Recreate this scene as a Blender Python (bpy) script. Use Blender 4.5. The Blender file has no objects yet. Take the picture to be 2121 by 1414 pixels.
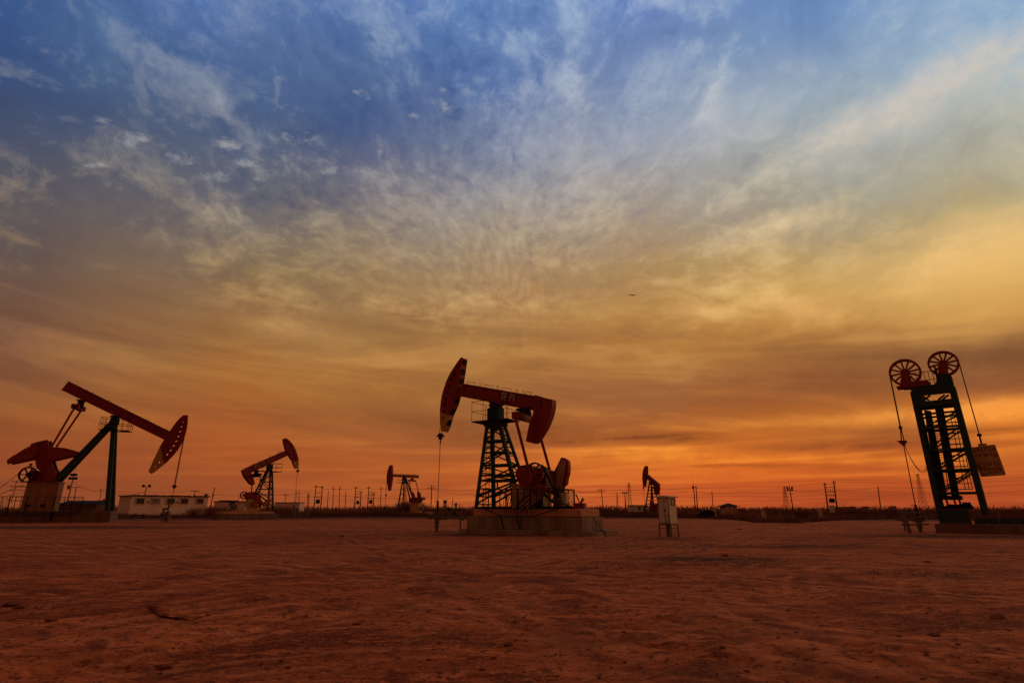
import bpy, bmesh, math, random
import numpy as np
from mathutils import Vector, Matrix
from mathutils.geometry import tessellate_polygon
R = math.radians
rnd = random.Random(7)
scene = bpy.context.scene
COL = scene.collection

# ------------------------------------------------------------------ camera
CAM_H, FPX, TILT = 1.3, 1150.0, math.atan(348/1150)
CT, ST = math.cos(TILT), math.sin(TILT)
cam_d = bpy.data.cameras.new('camera'); cam = bpy.data.objects.new('camera', cam_d); COL.objects.link(cam)
cam.location = (0, 0, CAM_H); cam.rotation_euler = (R(90)+TILT, 0, 0)
cam_d.sensor_width = 36; cam_d.lens = FPX/2121*36; cam_d.clip_start = .1; cam_d.clip_end = 20000
scene.camera = cam

def ray(px, py):
    dx = px-1060.5; up = 707-py
    return Vector((dx, FPX*CT-up*ST, FPX*ST+up*CT))
def gnd(px, py, z=0.0):
    r = ray(px, py); k = (z-CAM_H)/r.z
    return Vector((r.x*k, r.y*k, z))
def at(px, py, depth):
    r = ray(px, py); k = depth/r.y
    return Vector((r.x*k, depth, CAM_H+r.z*k))
def crop(x0, y0, s): return lambda x, y: (x0+x/s, y0+y/s)

class Frame:
    """vertical working plane of a machine: local X runs along it, local Y away from the road side, Z up"""
    def __init__(self, origin, ang):
        self.o = Vector((origin[0], origin[1], 0)); self.a = ang
        self.u = Vector((math.cos(ang), math.sin(ang), 0)); self.v = Vector((-math.sin(ang), math.cos(ang), 0))
    def P(self, p, y=0.0):
        r = ray(*p); c = Vector((0, 0, CAM_H))
        k = (self.o + self.v*y - c).dot(self.v)/r.dot(self.v)
        w = c+r*k - self.o
        return (w.dot(self.u), w.z)
    def P3(self, p, y=0.0):
        s, z = self.P(p, y); return Vector((s, y, z))
    def poly(self, C, pts, y=0.0): return [self.P(C(*p), y) for p in pts]

# ------------------------------------------------------------------ objects
def tag(o, label=None, cat=None, group=None, kind=None):
    if label: o['label'] = label
    if cat: o['category'] = cat
    if group: o['group'] = group
    if kind: o['kind'] = kind
    return o
def thing(name, label, cat, loc=(0, 0, 0), rz=0, group=None):
    o = bpy.data.objects.new(name, None); COL.objects.link(o)
    o.empty_display_size = .2
    o.location = loc; o.rotation_euler = (0, 0, rz)
    return tag(o, label, cat, group)

class MB:
    def __init__(self): self.v = []; self.f = []; self.m = []; self.s = []
    def add(self, vs, fs, mi=0, smooth=False):
        n = len(self.v); self.v += [tuple(p) for p in vs]
        for f in fs: self.f.append(tuple(i+n for i in f)); self.m.append(mi); self.s.append(smooth)
        return self
    def box(self, c, s, mi=0, rot=None):
        x, y, z = s[0]/2, s[1]/2, s[2]/2
        vs = [Vector(p) for p in ((-x,-y,-z),(x,-y,-z),(x,y,-z),(-x,y,-z),(-x,-y,z),(x,-y,z),(x,y,z),(-x,y,z))]
        if rot is not None: vs = [rot@p for p in vs]
        c = Vector(c)
        return self.add([p+c for p in vs], [(0,3,2,1),(4,5,6,7),(0,1,5,4),(1,2,6,5),(2,3,7,6),(3,0,4,7)], mi)
    def bar(self, a, b, w, h, mi=0, up=None):
        a = Vector(a); b = Vector(b); d = b-a; L = d.length
        if L < 1e-6: return self
        d.normalize(); up = Vector(up) if up else Vector((0, 0, 1))
        if abs(d.dot(up)) > .97: up = Vector((0, 1, 0))
        x = d.cross(up).normalized(); y = x.cross(d)
        M = Matrix((x, y, d)).transposed()
        return self.box((a+b)/2, (w, h, L), mi, M)
    def angle(self, a, b, w, mi=0, t=None, sx=1, sy=1):
        """L section steel: legs along local x and y"""
        t = t or w*.18; a = Vector(a); b = Vector(b)
        for (cx, cy, bx, by) in ((0, sy*w/2, t, w), (sx*w/2, 0, w, t)):
            vs = []
            for p in (a, b):
                for (i, j) in ((-1,-1),(1,-1),(1,1),(-1,1)): vs.append(p+Vector((cx+i*bx/2, cy+j*by/2, 0)))
            self.add(vs, [(3,2,1,0),(4,5,6,7),(0,1,5,4),(1,2,6,5),(2,3,7,6),(3,0,4,7)], mi)
        return self
    def tube(self, pts, r, n=6, mi=0, cap=True, smooth=True):
        pts = [Vector(p) for p in pts]; rs = r if isinstance(r, (list, tuple)) else [r]*len(pts)
        vs = []; fs = []
        for i, p in enumerate(pts):
            d = (pts[min(i+1, len(pts)-1)]-pts[max(i-1, 0)]).normalized()
            up = Vector((0, 0, 1)) if abs(d.z) < .95 else Vector((0, 1, 0))
            x = d.cross(up).normalized(); y = x.cross(d)
            for k in range(n):
                a = 2*math.pi*k/n; vs.append(p+(x*math.cos(a)+y*math.sin(a))*rs[i])
        for i in range(len(pts)-1):
            for k in range(n):
                k2 = (k+1) % n; fs.append((i*n+k, i*n+k2, (i+1)*n+k2, (i+1)*n+k))
        self.add(vs, fs, mi, smooth)
        if cap:
            self.add(vs[:n], [tuple(range(n))], mi); self.add(vs[-n:], [tuple(reversed(range(n)))], mi)
        return self
    def prism(self, poly, y0, y1, mi=0, holes=(), wall=True):
        loops = [list(poly)]+[list(h) for h in holes]
        flat = [p for l in loops for p in l]; n = len(flat)
        vs = [(p[0], y0, p[1]) for p in flat]+[(p[0], y1, p[1]) for p in flat]
        tris = tessellate_polygon([[Vector((p[0], p[1], 0)) for p in l] for l in loops])
        fs = []
        for a, b, c in tris:
            fs.append((a, b, c)); fs.append((c+n, b+n, a+n))
        if wall:
            k = 0
            for l in loops:
                for i in range(len(l)):
                    a = k+i; b = k+(i+1) % len(l); fs.append((a, b, b+n, a+n))
                k += len(l)
        return self.add(vs, fs, mi)
    def rim(self, poly, y0, y1, t=.03, mi=0):
        n = len(poly)
        for i in range(n):
            a = poly[i]; b = poly[(i+1) % n]
            cx = sum(p[0] for p in poly)/n; cz = sum(p[1] for p in poly)/n
            def ins(p):
                d = Vector((cx-p[0], cz-p[1])); 
                return (p[0]+d.x/d.length*t, p[1]+d.y/d.length*t)
            ai, bi = ins(a), ins(b)
            vs = [(a[0],y0,a[1]),(b[0],y0,b[1]),(b[0],y1,b[1]),(a[0],y1,a[1]),(ai[0],y0,ai[1]),(bi[0],y0,bi[1]),(bi[0],y1,bi[1]),(ai[0],y1,ai[1])]
            self.add(vs, [(0,1,2,3),(7,6,5,4),(0,4,5,1),(2,6,7,3)], mi)
        return self
    def lathe(self, c, prof, n=16, axis='y', mi=0, smooth=True):
        """prof: list of (radius, offset along the axis)"""
        vs = []; fs = []
        for r, h in prof:
            for k in range(n):
                a = 2*math.pi*k/n; p, q = math.cos(a)*r, math.sin(a)*r
                vs.append(Vector(c)+(Vector((p, h, q)) if axis == 'y' else Vector((p, q, h)) if axis == 'z' else Vector((h, p, q))))
        for i in range(len(prof)-1):
            for k in range(n):
                k2 = (k+1) % n; fs.append((i*n+k, i*n+k2, (i+1)*n+k2, (i+1)*n+k))
        return self.add(vs, fs, mi, smooth)
    def disc(self, c, r, h, n=16, axis='y', mi=0):
        return self.lathe(c, [(0.001, -h/2), (r, -h/2), (r, h/2), (0.001, h/2)], n, axis, mi, False)
    def ring(self, c, ro, ri, h, n=32, mi=0):
        return self.lathe(c, [(ri, -h/2), (ro, -h/2), (ro, h/2), (ri, h/2), (ri, -h/2)], n, 'y', mi, False)
    def build(self, name, mats, parent=None, bevel=0):
        me = bpy.data.meshes.new(name); me.from_pydata(self.v, [], self.f)
        if not isinstance(mats, (list, tuple)): mats = [mats]
        for m in mats: me.materials.append(m)
        me.polygons.foreach_set('material_index', self.m); me.polygons.foreach_set('use_smooth', self.s)
        bm = bmesh.new(); bm.from_mesh(me); bmesh.ops.recalc_face_normals(bm, faces=bm.faces); bm.to_mesh(me); bm.free()
        me.update()
        o = bpy.data.objects.new(name, me); COL.objects.link(o)
        if parent: o.parent = parent
        if bevel:
            b = o.modifiers.new('bevel', 'BEVEL'); b.width = bevel; b.segments = 2; b.limit_method = 'ANGLE'
        return o

def arc(c, r, a0, a1, n): return [(c[0]+r*math.cos(a0+(a1-a0)*i/(n-1)), c[1]+r*math.sin(a0+(a1-a0)*i/(n-1))) for i in range(n)]
def circle2(c, rx, rz=None, n=10, rot=0):
    rz = rz or rx; out = []
    for i in range(n):
        a = 2*math.pi*i/n; x, z = rx*math.cos(a), rz*math.sin(a)
        out.append((c[0]+x*math.cos(rot)-z*math.sin(rot), c[1]+x*math.sin(rot)+z*math.cos(rot)))
    return out
def lerp(a, b, t): return a+(b-a)*t

# ------------------------------------------------------------------ materials
class NT:
    def __init__(self, tree): self.t = tree; self.n = tree.nodes; self.l = tree.links
    def node(self, ty, **kw):
        n = self.n.new(ty)
        for k, v in kw.items(): setattr(n, k, v)
        return n
    def put(self, sock, v):
        if isinstance(v, bpy.types.NodeSocket): self.l.new(v, sock)
        elif v is not None: sock.default_value = v
    def math(self, op, a, b=None, c=None, clamp=False):
        n = self.node('ShaderNodeMath', operation=op, use_clamp=clamp)
        self.put(n.inputs[0], a)
        if b is not None: self.put(n.inputs[1], b)
        if c is not None: self.put(n.inputs[2], c)
        return n.outputs[0]
    def vmath(self, op, a, b=None, s=None):
        n = self.node('ShaderNodeVectorMath', operation=op)
        self.put(n.inputs[0], a)
        if b is not None: self.put(n.inputs[1], b)
        if s is not None: self.put(n.inputs['Scale'], s)
        return n.outputs['Value'] if op in ('DOT_PRODUCT', 'LENGTH') else n.outputs[0]
    def comb(self, x, y, z):
        n = self.node('ShaderNodeCombineXYZ')
        for i, v in enumerate((x, y, z)): self.put(n.inputs[i], v)
        return n.outputs[0]
    def noise(self, vec, scale, detail=4, rough=.5, dist=0, out=0):
        n = self.node('ShaderNodeTexNoise'); self.put(n.inputs['Vector'], vec)
        n.inputs['Scale'].default_value = scale; n.inputs['Detail'].default_value = detail
        n.inputs['Roughness'].default_value = rough; n.inputs['Distortion'].default_value = dist
        return n.outputs[out]
    def mix(self, f, a, b, mode='MIX'):
        n = self.node('ShaderNodeMix', data_type='RGBA', blend_type=mode)
        self.put(n.inputs[0], f); self.put(n.inputs[6], a); self.put(n.inputs[7], b)
        return n.outputs[2]
    def ss(self, v, a, b, c=0., d=1., interp='SMOOTHSTEP'):
        n = self.node('ShaderNodeMapRange', interpolation_type=interp)
        for i, x in enumerate((v, a, b, c, d)): self.put(n.inputs[i], x)
        return n.outputs[0]
    def ramp(self, f, stops, interp='LINEAR'):
        n = self.node('ShaderNodeValToRGB'); n.color_ramp.interpolation = interp
        e = n.color_ramp.elements
        while len(e) < len(stops): e.new(.5)
        for i, (p, c) in enumerate(stops): e[i].position = p; e[i].color = tuple(c)[:3]+(1,)
        self.put(n.inputs[0], f); return n.outputs[0]

def material(name, base, dark=None, scale=3., rough=.6, metal=0., bump=.15, spec=.3, amount=.6, streak=False, rust=None, fine=40., coord='Object'):
    m = bpy.data.materials.new(name); m.use_nodes = True; t = NT(m.node_tree)
    b = t.n['Principled BSDF']; co = t.node('ShaderNodeTexCoord').outputs[coord]
    base = tuple(base)+(1,); dark = tuple(dark)+(1,) if dark else tuple(c*.55 for c in base[:3])+(1,)
    v = co
    if streak:
        mp = t.node('ShaderNodeMapping'); mp.inputs['Scale'].default_value = (1, 1, .12); t.put(mp.inputs['Vector'], co); v = mp.outputs[0]
    n1 = t.noise(v, scale, 6, .6); n2 = t.noise(co, scale*6, 5, .6)
    f = t.math('MULTIPLY', t.ss(n1, .42, .68), amount)
    c = t.mix(f, base, dark)
    c = t.mix(t.math('MULTIPLY', t.ss(n2, .55, .75), .35), c, dark)
    if rust:
        c = t.mix(t.math('MULTIPLY', t.ss(t.noise(co, scale*2.3, 8, .7), .56, .66), .8), c, tuple(rust)+(1,))
    t.put(b.inputs['Base Color'], c)
    b.inputs['Roughness'].default_value = rough; b.inputs['Metallic'].default_value = metal
    b.inputs['Specular IOR Level'].default_value = spec
    if bump:
        bp = t.node('ShaderNodeBump'); bp.inputs['Strength'].default_value = bump; bp.inputs['Distance'].default_value = .02
        t.put(bp.inputs['Height'], t.noise(co, fine, 4, .6)); t.put(b.inputs['Normal'], bp.outputs[0])
    return m

M = dict(
    red=material('red_paint', (.25,.021,.018), (.13,.013,.012), 1.6, .6, rust=(.11,.035,.02), spec=.18, streak=True),
    reddark=material('greasy_red_paint', (.12,.013,.012), (.05,.010,.009), 2.2, .6, rust=(.05,.02,.015), spec=.18, amount=.9),
    redfar=material('faded_red_paint', (.28,.03,.022), (.18,.022,.016), 1.2, .6),
    green=material('dark_green_paint', (.034,.060,.056), (.022,.034,.032), 1.5, .8, rust=(.04,.025,.018), spec=.08),
    black=material('black_steel', (.026,.022,.02), (.01,.01,.01), 2, .8, spec=.08),
    yellow=material('yellow_paint', (.48,.24,.06), (.32,.15,.04), 2, .6),
    cream=material('cream_paint', (.50,.33,.19), (.36,.22,.12), 1.5, .6, streak=True),
    letter=material('white_lettering', (.88,.80,.72), (.78,.68,.58), 6, .6, bump=0),
    dullstripe=material('worn_stripe_paint', (.34,.14,.08), (.22,.08,.05), 2, .7),
    ochre=material('ochre_plaster', (.50,.30,.12), (.34,.19,.08), 1.1, .8, streak=True, rust=(.12,.06,.03)),
    tan=material('tan_render', (.50,.22,.10), (.28,.11,.05), 1.3, .85, streak=True),
    brown=material('brown_render', (.34,.15,.075), (.20,.085,.045), 1.1, .9, streak=True),
    concrete=material('concrete', (.27,.17,.11), (.12,.07,.045), 1.3, .9, bump=.5, streak=True, rust=(.07,.045,.035), amount=.9),
    darkconc=material('stained_concrete', (.17,.09,.06), (.09,.045,.03), .8, .9, bump=.3, streak=True),
    white=material('white_sheet', (.60,.50,.38), (.48,.36,.26), 1.2, .55, streak=True),
    whitefar=material('pale_wall_paint', (.78,.52,.38), (.64,.42,.30), .4, .8, streak=True),
    grey=material('grey_galvanised', (.17,.12,.09), (.09,.06,.045), 3, .75, spec=.12),
    wire=material('steel_wire', (.06,.035,.025), (.04,.02,.015), 3, .6),
    pole=material('weathered_pole', (.15,.05,.028), (.09,.03,.02), 2, .9, spec=.08),
    pylon=material('pylon_steel', (.30,.13,.08), (.22,.10,.06), 2, .7),
    rubber=material('belt_rubber', (.02,.018,.016), (.012,.012,.012), 3, .8),
    stripe=material('cream_stripe_paint', (.60,.38,.24), (.42,.25,.15), 2, .6),
    glass=material('window_glass', (.04,.035,.04), (.03,.025,.03), 2, .15, spec=.6, bump=0),
    rock=material('stone', (.40,.24,.16), (.25,.13,.08), 4, .9, bump=.5, fine=20),
    clod=material('earth_clod', (.24,.075,.032), (.13,.038,.018), 5, .95, spec=.05, bump=.6, fine=25),
    brush=material('dry_stalks', (.28,.095,.045), (.14,.05,.027), .5, .95, bump=0),
    brushdark=material('dark_dry_stalks', (.12,.045,.024), (.06,.026,.015), .3, .95, bump=0),
    bluer=material('blue_roof_sheet', (.035,.035,.045), (.025,.025,.03), .6, .9, spec=.05),
    dome=material('far_building_wall', (.32,.17,.12), (.26,.13,.09), .1, .9, bump=0),
)
# ------------------------------------------------------------------ sky
def lin(c): return tuple((x/255/12.92 if x/255 <= .04045 else ((x/255+.055)/1.055)**2.4) for x in c)
SX = [0,265,530,795,1060,1325,1590,1855,2121]
SKY = {
0:[(52,80,135),(85,115,165),(85,115,175),(80,115,180),(112,145,192),(95,125,190),(90,130,190),(135,165,200),(125,165,205)],
90:[(50,75,125),(90,118,155),(80,105,155),(105,130,165),(95,125,172),(118,142,182),(125,150,185),(145,168,195),(165,190,210)],
180:[(52,75,112),(65,88,128),(75,98,140),(75,100,150),(90,115,165),(135,150,180),(145,165,185),(155,172,185),(190,200,200)],
270:[(60,75,105),(85,97,122),(80,98,128),(72,92,135),(130,145,172),(150,160,180),(170,178,185),(178,182,178),(180,180,165)],
360:[(88,88,98),(85,88,102),(100,103,115),(98,103,128),(150,148,155),(165,160,160),(165,165,155),(178,172,150),(172,165,140)],
450:[(90,82,85),(108,98,95),(122,112,105),(140,128,118),(162,148,130),(160,148,138),(165,150,125),(160,145,115),(205,180,120)],
540:[(92,78,74),(125,103,85),(140,115,80),(150,125,90),(168,142,110),(165,138,102),(192,157,100),(196,160,92),(236,188,106)],
630:[(112,80,65),(130,98,70),(145,108,72),(158,120,78),(168,125,80),(180,135,78),(190,144,76),(204,154,78),(205,150,78)],
720:[(122,82,62),(145,100,62),(155,108,62),(158,112,62),(170,118,62),(175,118,60),(185,125,62),(160,108,60),(140,92,58)],
800:[(130,80,50),(155,98,52),(165,105,50),(165,108,55),(165,108,58),(160,100,58),(155,95,55),(150,92,52),(155,90,50)],
860:[(142,80,45),(160,92,48),(170,98,48),(160,98,50),(158,98,52),(160,92,48),(170,95,42),(185,105,42),(235,130,45)],
910:[(150,78,42),(160,85,42),(178,95,45),(165,92,48),(160,90,48),(190,105,42),(200,108,40),(160,90,45),(180,95,40)],
960:[(142,72,40),(155,78,42),(168,85,40),(178,92,42),(190,98,42),(215,110,42),(225,112,38),(195,92,36),(190,90,38)],
1010:[(138,70,40),(150,75,40),(160,80,42),(172,85,42),(180,85,42),(195,85,40),(200,85,38),(185,80,38),(180,78,38)],
1055:[(140,72,45),(150,78,45),(158,80,45),(170,82,45),(178,84,45),(185,82,42),(180,78,40),(175,74,38),(170,72,38)]}
SY = sorted(SKY)
def sky_at(az, el):
    """the observed dusk colour in a compass direction (azimuth, elevation in degrees)"""
    a, e = R(az), R(el); d = Vector((math.sin(a)*math.cos(e), math.cos(a)*math.cos(e), math.sin(e)))
    fw = d.y*CT+d.z*ST; up = -d.y*ST+d.z*CT
    px = min(max(1060.5+FPX*d.x/fw, 0), 2120.9); py = min(max(707-FPX*up/fw, 0), 1054.9)
    i = max(k for k in range(len(SX)-1) if SX[k] <= px); j = max(k for k in range(len(SY)-1) if SY[k] <= py)
    fx = (px-SX[i])/(SX[i+1]-SX[i]); fy = (py-SY[j])/(SY[j+1]-SY[j])
    g = lambda a_, b_: Vector(lin(SKY[SY[b_]][a_]))
    return (g(i, j)*(1-fx)+g(i+1, j)*fx)*(1-fy)+(g(i, j+1)*(1-fx)+g(i+1, j+1)*fx)*fy

world = bpy.data.worlds.new('World'); scene.world = world; world.use_nodes = True
w = NT(world.node_tree); bg = w.n['Background']
dirn = w.node('ShaderNodeTexCoord').outputs['Generated']
sep = w.node('ShaderNodeSeparateXYZ'); w.put(sep.inputs[0], dirn); X, Y, Z = sep.outputs
# warp the lookup a little so the broad tones have cloud-like edges
wn = w.noise(dirn, 3.2, 5, .55, .3, out=1)
ws = w.node('ShaderNodeSeparateXYZ'); w.put(ws.inputs[0], wn)
az = w.math('ARCTAN2', X, Y); el = w.math('ARCSINE', w.math('MAXIMUM', Z, 0.0))
azw = w.math('ADD', az, w.math('MULTIPLY', w.math('SUBTRACT', ws.outputs[0], .5), .22))
elk = w.math('MULTIPLY', w.ss(el, 0., .3), 1.)
elw = w.math('ADD', el, w.math('MULTIPLY', w.math('SUBTRACT', ws.outputs[1], .5), w.math('MULTIPLY_ADD', elk, .12, .02)))
NA = 13
uu = w.math('MULTIPLY_ADD', azw, (NA-1)/R(104), (NA-1)/2.0)      # 0 .. NA-1 across -52 .. 52 degrees
ef = w.math('DIVIDE', elw, R(50), clamp=True)
els = [0, 1.2, 2.6, 4.2, 6, 8, 10, 12.5, 15.5, 19, 23, 27, 31, 36, 42, 50]
colr = None
for k in range(NA):
    a = -52+104*k/(NA-1)
    r = w.ramp(ef, [(e/50, sky_at(a, e)) for e in els])
    colr = r if colr is None else w.mix(w.ss(uu, k-1.0, float(k), interp='LINEAR'), colr, r)

# --- cloud texture
sc = w.node('ShaderNodeVectorMath', operation='SCALE')
# (a) cirrus fibres fanning out of a point low in the west
C = ray(1110, 690).normalized(); Rr = Vector((1, 0, 0)); U = C.cross(Rr)*-1; U = Rr.cross(C)
ca = w.vmath('DOT_PRODUCT', dirn, tuple(Rr)); cb = w.vmath('DOT_PRODUCT', dirn, tuple(U)); cc = w.math('MAXIMUM', w.vmath('DOT_PRODUCT', dirn, tuple(C)), .05)
pa = w.math('DIVIDE', ca, cc); pb = w.math('DIVIDE', cb, cc)
rr = w.math('SQRT', w.math('ADD', w.math('MULTIPLY', pa, pa), w.math('MULTIPLY_ADD', pb, pb, .02)))
fan = w.comb(w.math('MULTIPLY', w.math('DIVIDE', pa, rr), 1.9), w.math('MULTIPLY', w.math('DIVIDE', pb, rr), 1.9), w.math('MULTIPLY', rr, 1.5))
wv = w.noise(dirn, 5., 4, .55, out=1)
fan = w.vmath('ADD', fan, w.vmath('SCALE', w.vmath('SUBTRACT', wv, (.5,.5,.5)), s=.95))
fib = w.noise(fan, 1.9, 9, .62, .12)
fib2 = w.noise(fan, 7., 6, .62, .1)
# (b) mottled puffs in a cloud plane
inv = w.math('DIVIDE', 1.0, w.math('ADD', w.math('MAXIMUM', Z, 0.0), .16))
pl = w.comb(w.math('MULTIPLY', X, inv), w.math('MULTIPLY', Y, inv), 0.0)
puff = w.noise(pl, 7.5, 8, .66, .25)
mott = w.noise(pl, 17., 6, .68, .15)
puffbig = w.noise(pl, 2.1, 3, .5, .2)
# (c) low bands stretched along the horizon
band = w.comb(w.math('MULTIPLY', az, 2.2), w.math('MULTIPLY_ADD', az, 1.1, w.math('MULTIPLY', el, 15.0)), 3.3)
bandn = w.noise(band, 1.2, 7, .6, .7)
bandlo = w.comb(w.math('MULTIPLY', az, 3.0), w.math('MULTIPLY_ADD', az, -1.2, w.math('MULTIPLY', el, 55.0)), 9.1)
bandl = w.noise(bandlo, 1.0, 7, .6, .6)
high = w.ss(el, R(14), R(26)); low = w.ss(el, R(7.5), R(5.0))
sfib = w.math('MULTIPLY', w.math('SUBTRACT', fib, .5), w.math('MULTIPLY', w.math('MULTIPLY', high, w.ss(rr, .12, .62)), 2.0))
sfib = w.math('MULTIPLY_ADD', w.math('SUBTRACT', fib2, .5), w.math('MULTIPLY', high, 1.1), sfib)
pm = w.math('MULTIPLY', w.math('MULTIPLY', w.ss(puffbig, .40, .62), w.ss(el, R(13), R(20))), 1.0)
spf = w.math('MULTIPLY', w.math('SUBTRACT', puff, .47), w.math('MULTIPLY', pm, 2.0))
sbd = w.math('MULTIPLY', w.math('SUBTRACT', bandn, .5), w.math('MULTIPLY', w.math('SUBTRACT', 1.0, w.math('MAXIMUM', high, low)), 1.7))
slo = w.math('MULTIPLY', w.math('SUBTRACT', bandl, .5), w.math('MULTIPLY', low, w.ss(az, R(-50), R(10), .5, 1.9)))
# (d) the altocumulus puffs themselves
mreg = w.math('MULTIPLY', w.ss(el, R(19), R(27)), w.ss(w.noise(dirn, 2.6, 3, .5), .38, .6, .35, 1.))
smt = w.math('MULTIPLY', w.math('SUBTRACT', mott, .5), w.math('MULTIPLY', mreg, 1.1))
dlt = w.math('ADD', w.math('ADD', sfib, spf), w.math('ADD', w.math('ADD', sbd, smt), slo))
# individual banks, streaks and gaps seen in this sky: (bearing via pixel, half sizes, tilt, strength)
BANKS = [(1900,185,260,34,27,.75),(1700,300,240,28,28,.60),(2060,110,110,30,25,.5),(1480,195,55,15,62,.75),(1470,245,45,14,40,.5),(1187,70,115,26,-88,.45),(1180,190,60,30,-80,.3),(235,75,140,22,-44,.26),(330,150,120,24,-44,.28),(480,240,130,18,-42,.30),(760,75,110,45,-40,.5),(790,180,60,22,-50,.3),
 (1600,475,120,32,22,.7),(1700,430,110,26,25,.3),(2035,490,150,42,20,.75),(1950,565,160,36,14,.8),(1585,615,120,22,-12,.6),(1475,645,70,22,-10,.5),(1700,560,120,30,15,.3),(1760,650,220,24,5,.25),(1350,740,160,12,-6,.2),(1240,425,50,40,0,.35),(1210,330,60,50,0,.25),
 (600,690,240,16,-12,.2),(700,790,220,14,-8,.18),(500,600,200,16,-16,.15),(300,760,180,12,-8,.15),
 (1360,931,140,5,1,.55),(1500,880,240,12,3,.25),(1910,858,260,16,3,.6),(2070,850,130,28,5,.95),(1560,946,300,18,0,.6),(1300,945,140,12,0,.45),(1640,982,300,7,0,.22),(2060,905,80,8,2,.3),
 (1880,765,330,50,5,-.22),(2060,735,120,40,8,-.15),(1500,800,260,40,3,-.15),(1710,925,230,11,2,-.6),(1540,963,170,4.5,0,-.45),(2020,893,130,9,3,-.5),(1185,900,210,20,-1,-.35),(1330,905,140,5,3,-.5),(1420,912,60,5,2,-.4),(700,860,260,14,-6,-.2),(200,700,180,20,-5,-.15),
 (1910,325,170,42,20,-.16),(1790,245,110,20,30,-.20),(1960,410,150,36,15,-.22),(1700,390,120,26,25,-.12),(960,200,60,90,0,-.4),(965,110,40,60,0,-.2),(1450,55,130,22,10,-.55),(1370,60,60,40,0,-.4),(1120,110,40,50,0,-.35),(600,110,60,80,-30,-.3),(60,190,120,120,0,-.3),(190,210,60,60,-30,-.3),(690,240,60,100,-20,-.3),(1090,30,50,30,0,-.2)]
warpd = w.vmath('ADD', dirn, w.vmath('SCALE', w.vmath('SUBTRACT', w.noise(dirn, 9., 6, .6, 0, 1), (.5,.5,.5)), s=.075))
warpl = w.vmath('ADD', dirn, w.vmath('MULTIPLY', w.vmath('SUBTRACT', w.noise(w.vmath('MULTIPLY', dirn, (1,1,5)), 5., 6, .6, 0, 1), (.5,.5,.5)), (.12,.12,.018)))
bk_acc = 0.0; tex = w.ss(w.noise(w.vmath('MULTIPLY', warpd, (1., 1., 1.5)), 15., 8, .66, .1), .28, .72, .25, 1.75, 'LINEAR')
def patch_axes(px, py, rx, ry, tl):
    """two direction vectors measuring offsets from a bearing in units of rx, ry along axes turned by tl degrees"""
    D = ray(px, py).normalized(); th = R(tl); h = 4.0
    d1 = (ray(px+h*math.cos(th), py-h*math.sin(th)).normalized()-D)/h; d2 = (ray(px-h*math.sin(th), py-h*math.cos(th)).normalized()-D)/h
    a11, a12, a22 = d1.dot(d1), d1.dot(d2), d2.dot(d2); det = a11*a22-a12*a12
    r1 = (d1*a22-d2*a12)/det; r2 = (d2*a11-d1*a12)/det
    return D, r1/rx, r2/ry, D.dot(r1/rx), D.dot(r2/ry)
for (px, py, rx, ry, tl, k) in BANKS:
    D, e1, e2, o1, o2 = patch_axes(px, py, rx*1.1, ry*1.1, tl); src = warpl if py > 800 else warpd
    a_ = w.math('SUBTRACT', w.vmath('DOT_PRODUCT', src, tuple(e1)), o1); b_ = w.math('SUBTRACT', w.vmath('DOT_PRODUCT', src, tuple(e2)), o2)
    c_ = w.math('SUBTRACT', 1.0, w.vmath('DOT_PRODUCT', dirn, tuple(D)))   # stays near zero only in front
    g_ = w.math('EXPONENT', w.math('MULTIPLY', w.math('ADD', w.math('MULTIPLY_ADD', a_, a_, w.math('MULTIPLY', b_, b_)), w.math('MULTIPLY', c_, 1.0)), -1.0))
    bk_acc = w.math('MULTIPLY_ADD', g_, k, bk_acc)
frontb = w.ss(Y, 0., .2)
dlt = w.math('MULTIPLY_ADD', w.math('MULTIPLY', bk_acc, tex), w.math('MULTIPLY', frontb, .85), dlt)
# brighter cloud / bluer gap
ramp_hi = w.ramp(w.math('DIVIDE', el, R(50), clamp=True), [(0, lin((250,140,50))), (.10, lin((255,150,50))), (.22, lin((235,160,80))), (.40, lin((235,190,120))), (.55, lin((215,195,160))), (.7, lin((195,195,195))), (1, lin((190,210,230)))])
ramp_gp = w.ramp(w.math('DIVIDE', el, R(50), clamp=True), [(0, lin((120,55,30))), (.15, lin((115,60,32))), (.35, lin((105,72,52))), (.50, lin((78,75,85))), (.62, lin((58,72,106))), (.8, lin((46,76,132))), (1, lin((50,84,150)))])
side = w.ss(az, R(-45), R(20), .5, .95)
up_ = w.math('MULTIPLY', w.math('MAXIMUM', dlt, 0.0, clamp=True), side); dn_ = w.math('MINIMUM', w.math('MULTIPLY', w.math('MAXIMUM', w.math('MULTIPLY', dlt, -1.0), 0.0, clamp=True), w.math('MULTIPLY_ADD', w.math('MULTIPLY', w.ss(az, R(-2), R(24)), w.ss(el, R(15), R(22))), -.75, 1.15), clamp=True), .75)
colr = w.mix(up_, colr, ramp_hi); colr = w.mix(dn_, colr, ramp_gp)
PUFFS = []
warpp = w.vmath('ADD', dirn, w.vmath('SCALE', w.vmath('SUBTRACT', w.noise(dirn, 30., 5, .6, 0, 1), (.5,.5,.5)), s=.012))
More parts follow.
